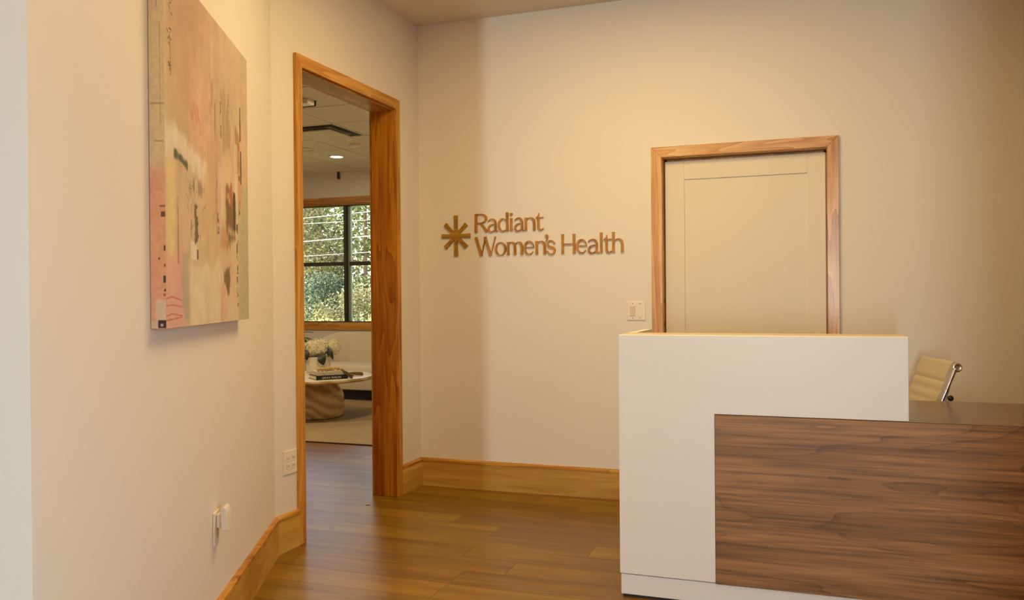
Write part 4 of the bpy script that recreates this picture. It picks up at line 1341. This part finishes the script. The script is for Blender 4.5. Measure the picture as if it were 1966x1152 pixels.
def leaf_mesh(mb, base, tip, w, droop=.02, nrm=Vector((0,-1,0.3))):
    base, tip = Vector(base), Vector(tip)
    d = tip-base; s = d.cross(nrm).normalized()
    n_ = 7
    v = []
    for i in range(n_+1):
        t = i/n_
        ww = w*math.sin(math.pi*min(1,t*0.97+.02))**.75*(1-.25*t)
        c = base + d*t + nrm.normalized()*droop*math.sin(math.pi*t)
        v += [c - s*ww, c + nrm.normalized()*(-.006), c + s*ww]
    f_ = []
    for i in range(n_):
        q = 3*i
        f_ += [(q,q+1,q+4,q+3), (q+1,q+2,q+5,q+4)]
    nv_ = len(v)
    v2_ = [p - nrm.normalized()*0.0015 for p in v]
    mb.add(v + v2_, f_ + [tuple(i+nv_ for i in reversed(q)) for q in f_])
    return mb
cdir = Vector((2.568-VC.x, -5.25-VC.y, 0)).normalized()
rgt = Vector((0.941, 0.339, 0))
def fl(r_, c_, z_): return VC + rgt*r_ + cdir*c_ + Vector((0,0,z_-ZT))
for (b_, t_, w_) in ((fl(0.02,.135,.665), fl(0.055,.155,.545), .055), (fl(-0.16,.11,.72), fl(-0.13,.15,.60), .05), (fl(.105,.05,.755), fl(.165,.10,.60), .030), (fl(-.21,.05,.70), fl(-.20,.12,.61), .04), (fl(.10,.09,.70), fl(.115,.11,.64), .02)):
    tpart(leaf_mesh(MB(), b_, t_, w_, nrm=cdir+Vector((0,0,.3))), 'leaf', M_LEAFD, bq, bevel=0)
stm = MB()
for (x_, y_) in ((-.03,-.02),(-.06,.01),(.07,.04),(-.01,.05)):
    stm.tube([(VC.x+x_*.4, VC.y+y_*.4, ZT+.03), (VC.x+x_, VC.y+y_, ZT+.21)], 0.005, 6)
tpart(stm, 'stems', M_LEAFG, bq, bevel=0)

# ------------------------------------------------------------------ sofa
sf = empty('sofa', (-2.35, 4.4, ZR))
tag(sf, 'curved cream boucle sofa with rounded back under the window', 'sofa')
def slab(outline, prof):
    """stack scaled outlines: prof = list of (inset, z)"""
    n_ = len(outline)
    c = Vector((sum(p[0] for p in outline)/n_, sum(p[1] for p in outline)/n_))
    nrm_ = []
    for i in range(n_):
        a, b = Vector(outline[i-1]), Vector(outline[(i+1) % n_])
        t = (b-a).normalized(); nrm_.append(Vector((t.y, -t.x)))
    v = []
    for ins, z in prof:
        for i, p in enumerate(outline):
            q = Vector(p) - nrm_[i]*ins
            v.append((q.x, q.y, z))
    f_ = []
    for k in range(len(prof)-1):
        for i in range(n_):
            j = (i+1) % n_
            f_.append((k*n_+i, k*n_+j, (k+1)*n_+j, (k+1)*n_+i))
    f_.append(tuple(range(n_-1,-1,-1))); f_.append(tuple((len(prof)-1)*n_+i for i in range(n_)))
    return MB().add(v, f_)
def bean(a, b, y0, bend, n=64, e=2.6):
    pts = []
    for i in range(n):
        t = 2*math.pi*i/n
        c_, s_ = math.cos(t), math.sin(t)
        x = a*abs(c_)**(2/e)*(1 if c_ >= 0 else -1)
        yq = b*abs(s_)**(2/e)*(1 if s_ >= 0 else -1)
        pts.append((x, yq + y0 - bend*(x/a)**2))
    return pts
# local coordinates: sofa origin on the rug, facing -y
seat_o = bean(1.22, 0.44, -0.03, 0.06)
slab(seat_o, [(0.06,0.125),(0.015,0.14),(0.0,0.19),(-0.012,0.30),(0.0,0.395),(0.02,0.425),(0.06,0.44),(0.16,0.445)]).build('seat', M_BOUCLE, sf, smooth=True)
slab(bean(1.10, 0.345, -0.03, 0.06), [(0,0.0005),(0,0.1245)]).build('plinth', M_BLACK, sf)
path_ = [(-1.275,-0.20),(-1.325,0.02),(-1.265,0.22),(-1.10,0.345),(-0.75,0.405),(-0.35,0.425),(0,0.43),(0.35,0.425),(0.75,0.405),(1.10,0.345),(1.265,0.22),(1.325,0.02),(1.275,-0.20)]
PP = [Vector(p) for p in path_]
def catmull(P, n):
    out = []
    for i in range(len(P)-1):
        p0, p1, p2, p3 = P[max(i-1,0)], P[i], P[i+1], P[min(i+2,len(P)-1)]
        for k in range(n):
            t = k/n
            out.append(0.5*((2*p1)+(p2-p0)*t+(2*p0-5*p1+4*p2-p3)*t*t+(3*p1-p0-3*p2+p3)*t**3))
    out.append(P[-1]); return out
DP = catmull(PP, 6)
nP = len(DP)
sec = []
for k in range(24):
    a = 2*math.pi*k/24
    c_, s_ = math.cos(a), math.sin(a)
    sec.append((0.115*abs(c_)**.55*(1 if c_>=0 else -1), abs(s_)**.62*(1 if s_>=0 else -1)))
v_, f_ = [], []
for i, p in enumerate(DP):
    t = (DP[min(i+1,nP-1)]-DP[max(i-1,0)]).normalized()
    nn = Vector((-t.y, t.x))
    e = min(i, nP-1-i)/(nP-1)
    g = min(1, e/0.24)
    g = math.sin(g*math.pi/2)
    ht = 0.50 + 0.325*g
    th_ = (0.30 + 0.70*min(1, (e/0.035)))**.5
    zc_, hz = (0.128+ht)/2, (ht-0.128)/2
    for u, w in sec:
        q = p + nn*u*th_*(1.0 if w < .3 else 1-.0*(w))
        v_.append((q.x, q.y, zc_+w*hz))
for i in range(nP-1):
    for k in range(24):
        k2 = (k+1) % 24
        f_.append((i*24+k, i*24+k2, (i+1)*24+k2, (i+1)*24+k))
f_.append(tuple(range(23,-1,-1))); f_.append(tuple((nP-1)*24+k for k in range(24)))
MB().add(v_, f_).build('backrest', M_BOUCLE, sf, smooth=True)

# ------------------------------------------------------------------ potted plant left of the sofa
pt = empty('potted_plant', (-4.12, 4.52, ZR))
tag(pt, 'leafy green potted plant behind the flowers at left end of sofa', 'plant')
MB().lathe([(0.01,0.0),(0.11,0.0),(0.15,0.28),(0.155,0.30),(0.14,0.30),(0.135,0.27),(0.01,0.27)], (0,0,0), 28).build('pot', M_CERAM, pt, smooth=True)
MB().lathe([(0.002,0.272),(0.133,0.272),(0.133,0.285),(0.002,0.288)], (0,0,0), 20).build('soil', M_SOIL, pt)
r = random.Random(9)
for k in range(26):
    a = r.uniform(0, 2*math.pi); ln = r.uniform(.12,.30); h0 = r.uniform(.45,.80)
    b_ = Vector((0.03*math.cos(a), 0.03*math.sin(a), h0))
    t_ = Vector((ln*math.cos(a), ln*math.sin(a), h0 + r.uniform(-.10,.09)))
    leaf_mesh(MB(), b_, t_, r.uniform(.022,.036), nrm=Vector((0,-.3,1))).build('leaf', M_LEAFG, pt)
MB().tube([(0,0,.28),(0.01,0,.55),(-0.01,0.01,.82)], 0.008, 6).build('stem', M_BARK, pt)

# ------------------------------------------------------------------ outdoors
struct(MB().box(-70, 40, YW+.2, 90, -0.5, -0.25).build('ground', M_LAWN))
def foliage(mb, c, rad, n, s, r, flat=1.0):
    for k in range(n):
        z = r.uniform(-1,1); a = r.uniform(0,6.283); q = math.sqrt(1-z*z); rr_ = r.random()**.45
        p = Vector(c) + Vector((q*math.cos(a)*rad[0], q*math.sin(a)*rad[1], z*rad[2]))*rr_
        d = Vector((r.gauss(0,1), r.gauss(0,1), r.gauss(0,1)*flat)).normalized()
        e = d.orthogonal().normalized()
        e = Matrix.Rotation(r.uniform(0,6.28), 3, d) @ e
        w = s*r.uniform(.6,1.3)
        g = d.cross(e)
        mb.add([p-e*w*.5, p+g*w*.28, p+e*w*.5, p-g*w*.28], [(0,1,2,3)])
def tree(name, x, y, crowns, trunk, mat, bark, n, s, label, seed, cat='tree', lean=0.0, group=None):
    r = random.Random(seed)
    t = empty(name, (x, y, -0.25))
    tag(t, label, cat, group)
    mb = MB()
    tot = sum(c[1][0]*c[1][2] for c in crowns)
    for c, rad in crowns:
        foliage(mb, c, rad, int(n*rad[0]*rad[2]/tot), s, r)
    fo = mb.build('foliage', mat, t)
    fo['kind'] = 'stuff'
    if trunk:
        h_, r0 = trunk
        MB().tube([(0,0,0),(lean*.3,0,h_*.35),(lean*.6,.02,h_*.7),(lean,0,h_)], [r0,r0*.85,r0*.65,r0*.3], 10).build('trunk', bark, t, smooth=True)
        bmk = MB()
        for k in range(7):
            zz = h_*r.uniform(.25,.95); a = r.uniform(0,6.28); ln = r.uniform(.6,1.6)
            bmk.tube([(lean*zz/h_,0,zz),(lean*zz/h_+ln*.5*math.cos(a),ln*.5*math.sin(a),zz+ln*.18),(lean*zz/h_+ln*math.cos(a),ln*math.sin(a),zz+ln*.25)], [r0*.28,r0*.18,r0*.06], 6)
        bmk.build('branches', bark, t, smooth=True)['kind'] = 'stuff'
    return t
tree('pine_tree', -12.98, 22.0, [((0.2,.2,6.5),(1.7,1.5,2.6)), ((-.1,.3,3.6),(1.4,1.2,.55)), ((.3,-.1,2.1),(1.1,.9,.35)), ((-.3,.1,1.2),(1.2,1,.3))], (9.0,.085), M_FOL_PINE, M_BARK, 5200, .16,
     'slender pine with reddish trunk seen through the right window panes', 21)
tree('pine_tree', -16.2, 27.0, [((0,.2,6.0),(1.8,1.6,3.0)), ((.2,.1,3.1),(1.3,1.2,.5)), ((0,.1,1.6),(1.2,1.1,.5))], (9.5,.07), M_FOL_PINE, M_BARKP, 4200, .16,
     'pale-trunked pine standing left of and behind the reddish pine', 22)
tree('olive_tree', -15.6, 22.0, [((0,0,3.9),(2.0,1.6,1.7)), ((.7,.2,2.9),(1.3,1.2,.9)), ((-.8,.1,5.6),(1.9,1.5,1.3))], (5.2,.07), M_FOL_OLIVE, M_BARKP, 6500, .13,
     'olive-grey broad tree filling the upper left window pane', 23)
tree('dark_shrub', -14.1, 20.5, [((0.2,0,1.3),(1.0,.9,1.25)), ((.7,.1,.9),(.8,.8,.9)), ((.4,0,1.9),(.6,.6,.6))], (1.2,.05), M_FOL_BLUE, M_BARK, 6500, .10,
     'dark blue-green shrub in the lower left window pane', 24, 'shrub')
tree('twiggy_shrub', -11.6, 18.2, [((0,0,.9),(1.0,.8,.9)), ((.5,.2,1.5),(.7,.7,.5)), ((-.9,0,.7),(.7,.7,.7))], (1.5,.035), M_FOL_OLIVE, M_BARKP, 3200, .10,
     'low twiggy shrub in the lower right window pane', 25, 'shrub')
tree('leafy_shrub', -14.9, 18.6, [((0,0,.95),(.75,.8,1.2)), ((-.9,0,1.1),(.9,.9,1.2))], (1.2,.04), M_FOL_OLIVE, M_BARK, 3600, .11,
     'light-flecked leafy shrub at the left edge of the window', 26, 'shrub')
tree('yellow_hedge_plant', -9.05, 13.0, [((0,0,.56),(.58,.4,.50)), ((-.25,.1,.53),(.5,.4,.46))], None, M_FOL_YELLOW, M_BARK, 1700, .075,
     'bright yellow-green low bush along the bottom of left window panes', 27, 'shrub')
tree('yellow_hedge_plant', -7.72, 13.0, [((0,0,.56),(.36,.36,.48))], None, M_FOL_YELLOW, M_BARK, 800, .075,
     'bright yellow-green low bush at the bottom right of window', 28, 'shrub')
for k, (x, y, h_) in enumerate([(-21.0,31,9),(-16.8,36,9),(-14.6,31,9),(-10.4,27.5,9),(-23,26,8),(-8.6,23,8)]):
    tree('woodland_tree', x, y, [((0,0,h_*.62),(2.4,1.6,h_*.42)), ((.2,.2,h_*.28),(2.2,1.3,h_*.30))], (h_*.9,.12), [M_FOL_BLUE, M_FOL_OLIVE, M_FOL_PINE][k % 3], M_BARKP, 5200, .30,
         ['tall woodland tree far left beyond the window', 'tall woodland tree directly behind the olive-grey tree', 'tall woodland tree directly behind the reddish pine',
          'tall woodland tree to the right beyond the window', 'outermost left woodland tree, nearer than its neighbours', 'nearest woodland tree on the right beyond the window'][k], 40+k, group='woodland trees behind the pines')
cables = [((-12.261,17,3.774),(-9.082,15.5,3.711),.011,'uppermost pale overhead cable crossing the upper window panes'),
          ((-12.263,17,3.597),(-9.084,15.5,3.478),.006,'thin grey overhead cable second from the top in the window'),
          ((-12.269,17,3.049),(-9.089,15.5,3.026),.0145,'thickest pale overhead cable across the middle of the upper panes'),
          ((-12.274,17,2.597),(-9.093,15.5,2.574),.007,'lowest pale overhead cable just above the transom bar')]
for a, b, r_, lb in cables:
    a, b = Vector(a), Vector(b)
    d = b-a
    pts = []
    for k in range(13):
        t = -2.2 + 5.4*k/12
        p = a + d*t
        p.z += 0.0
        pts.append(p)
    o = MB().tube(pts, r_, 8).build('overhead_cable', M_CABLE, smooth=True)
    tag(o, lb, 'cable')
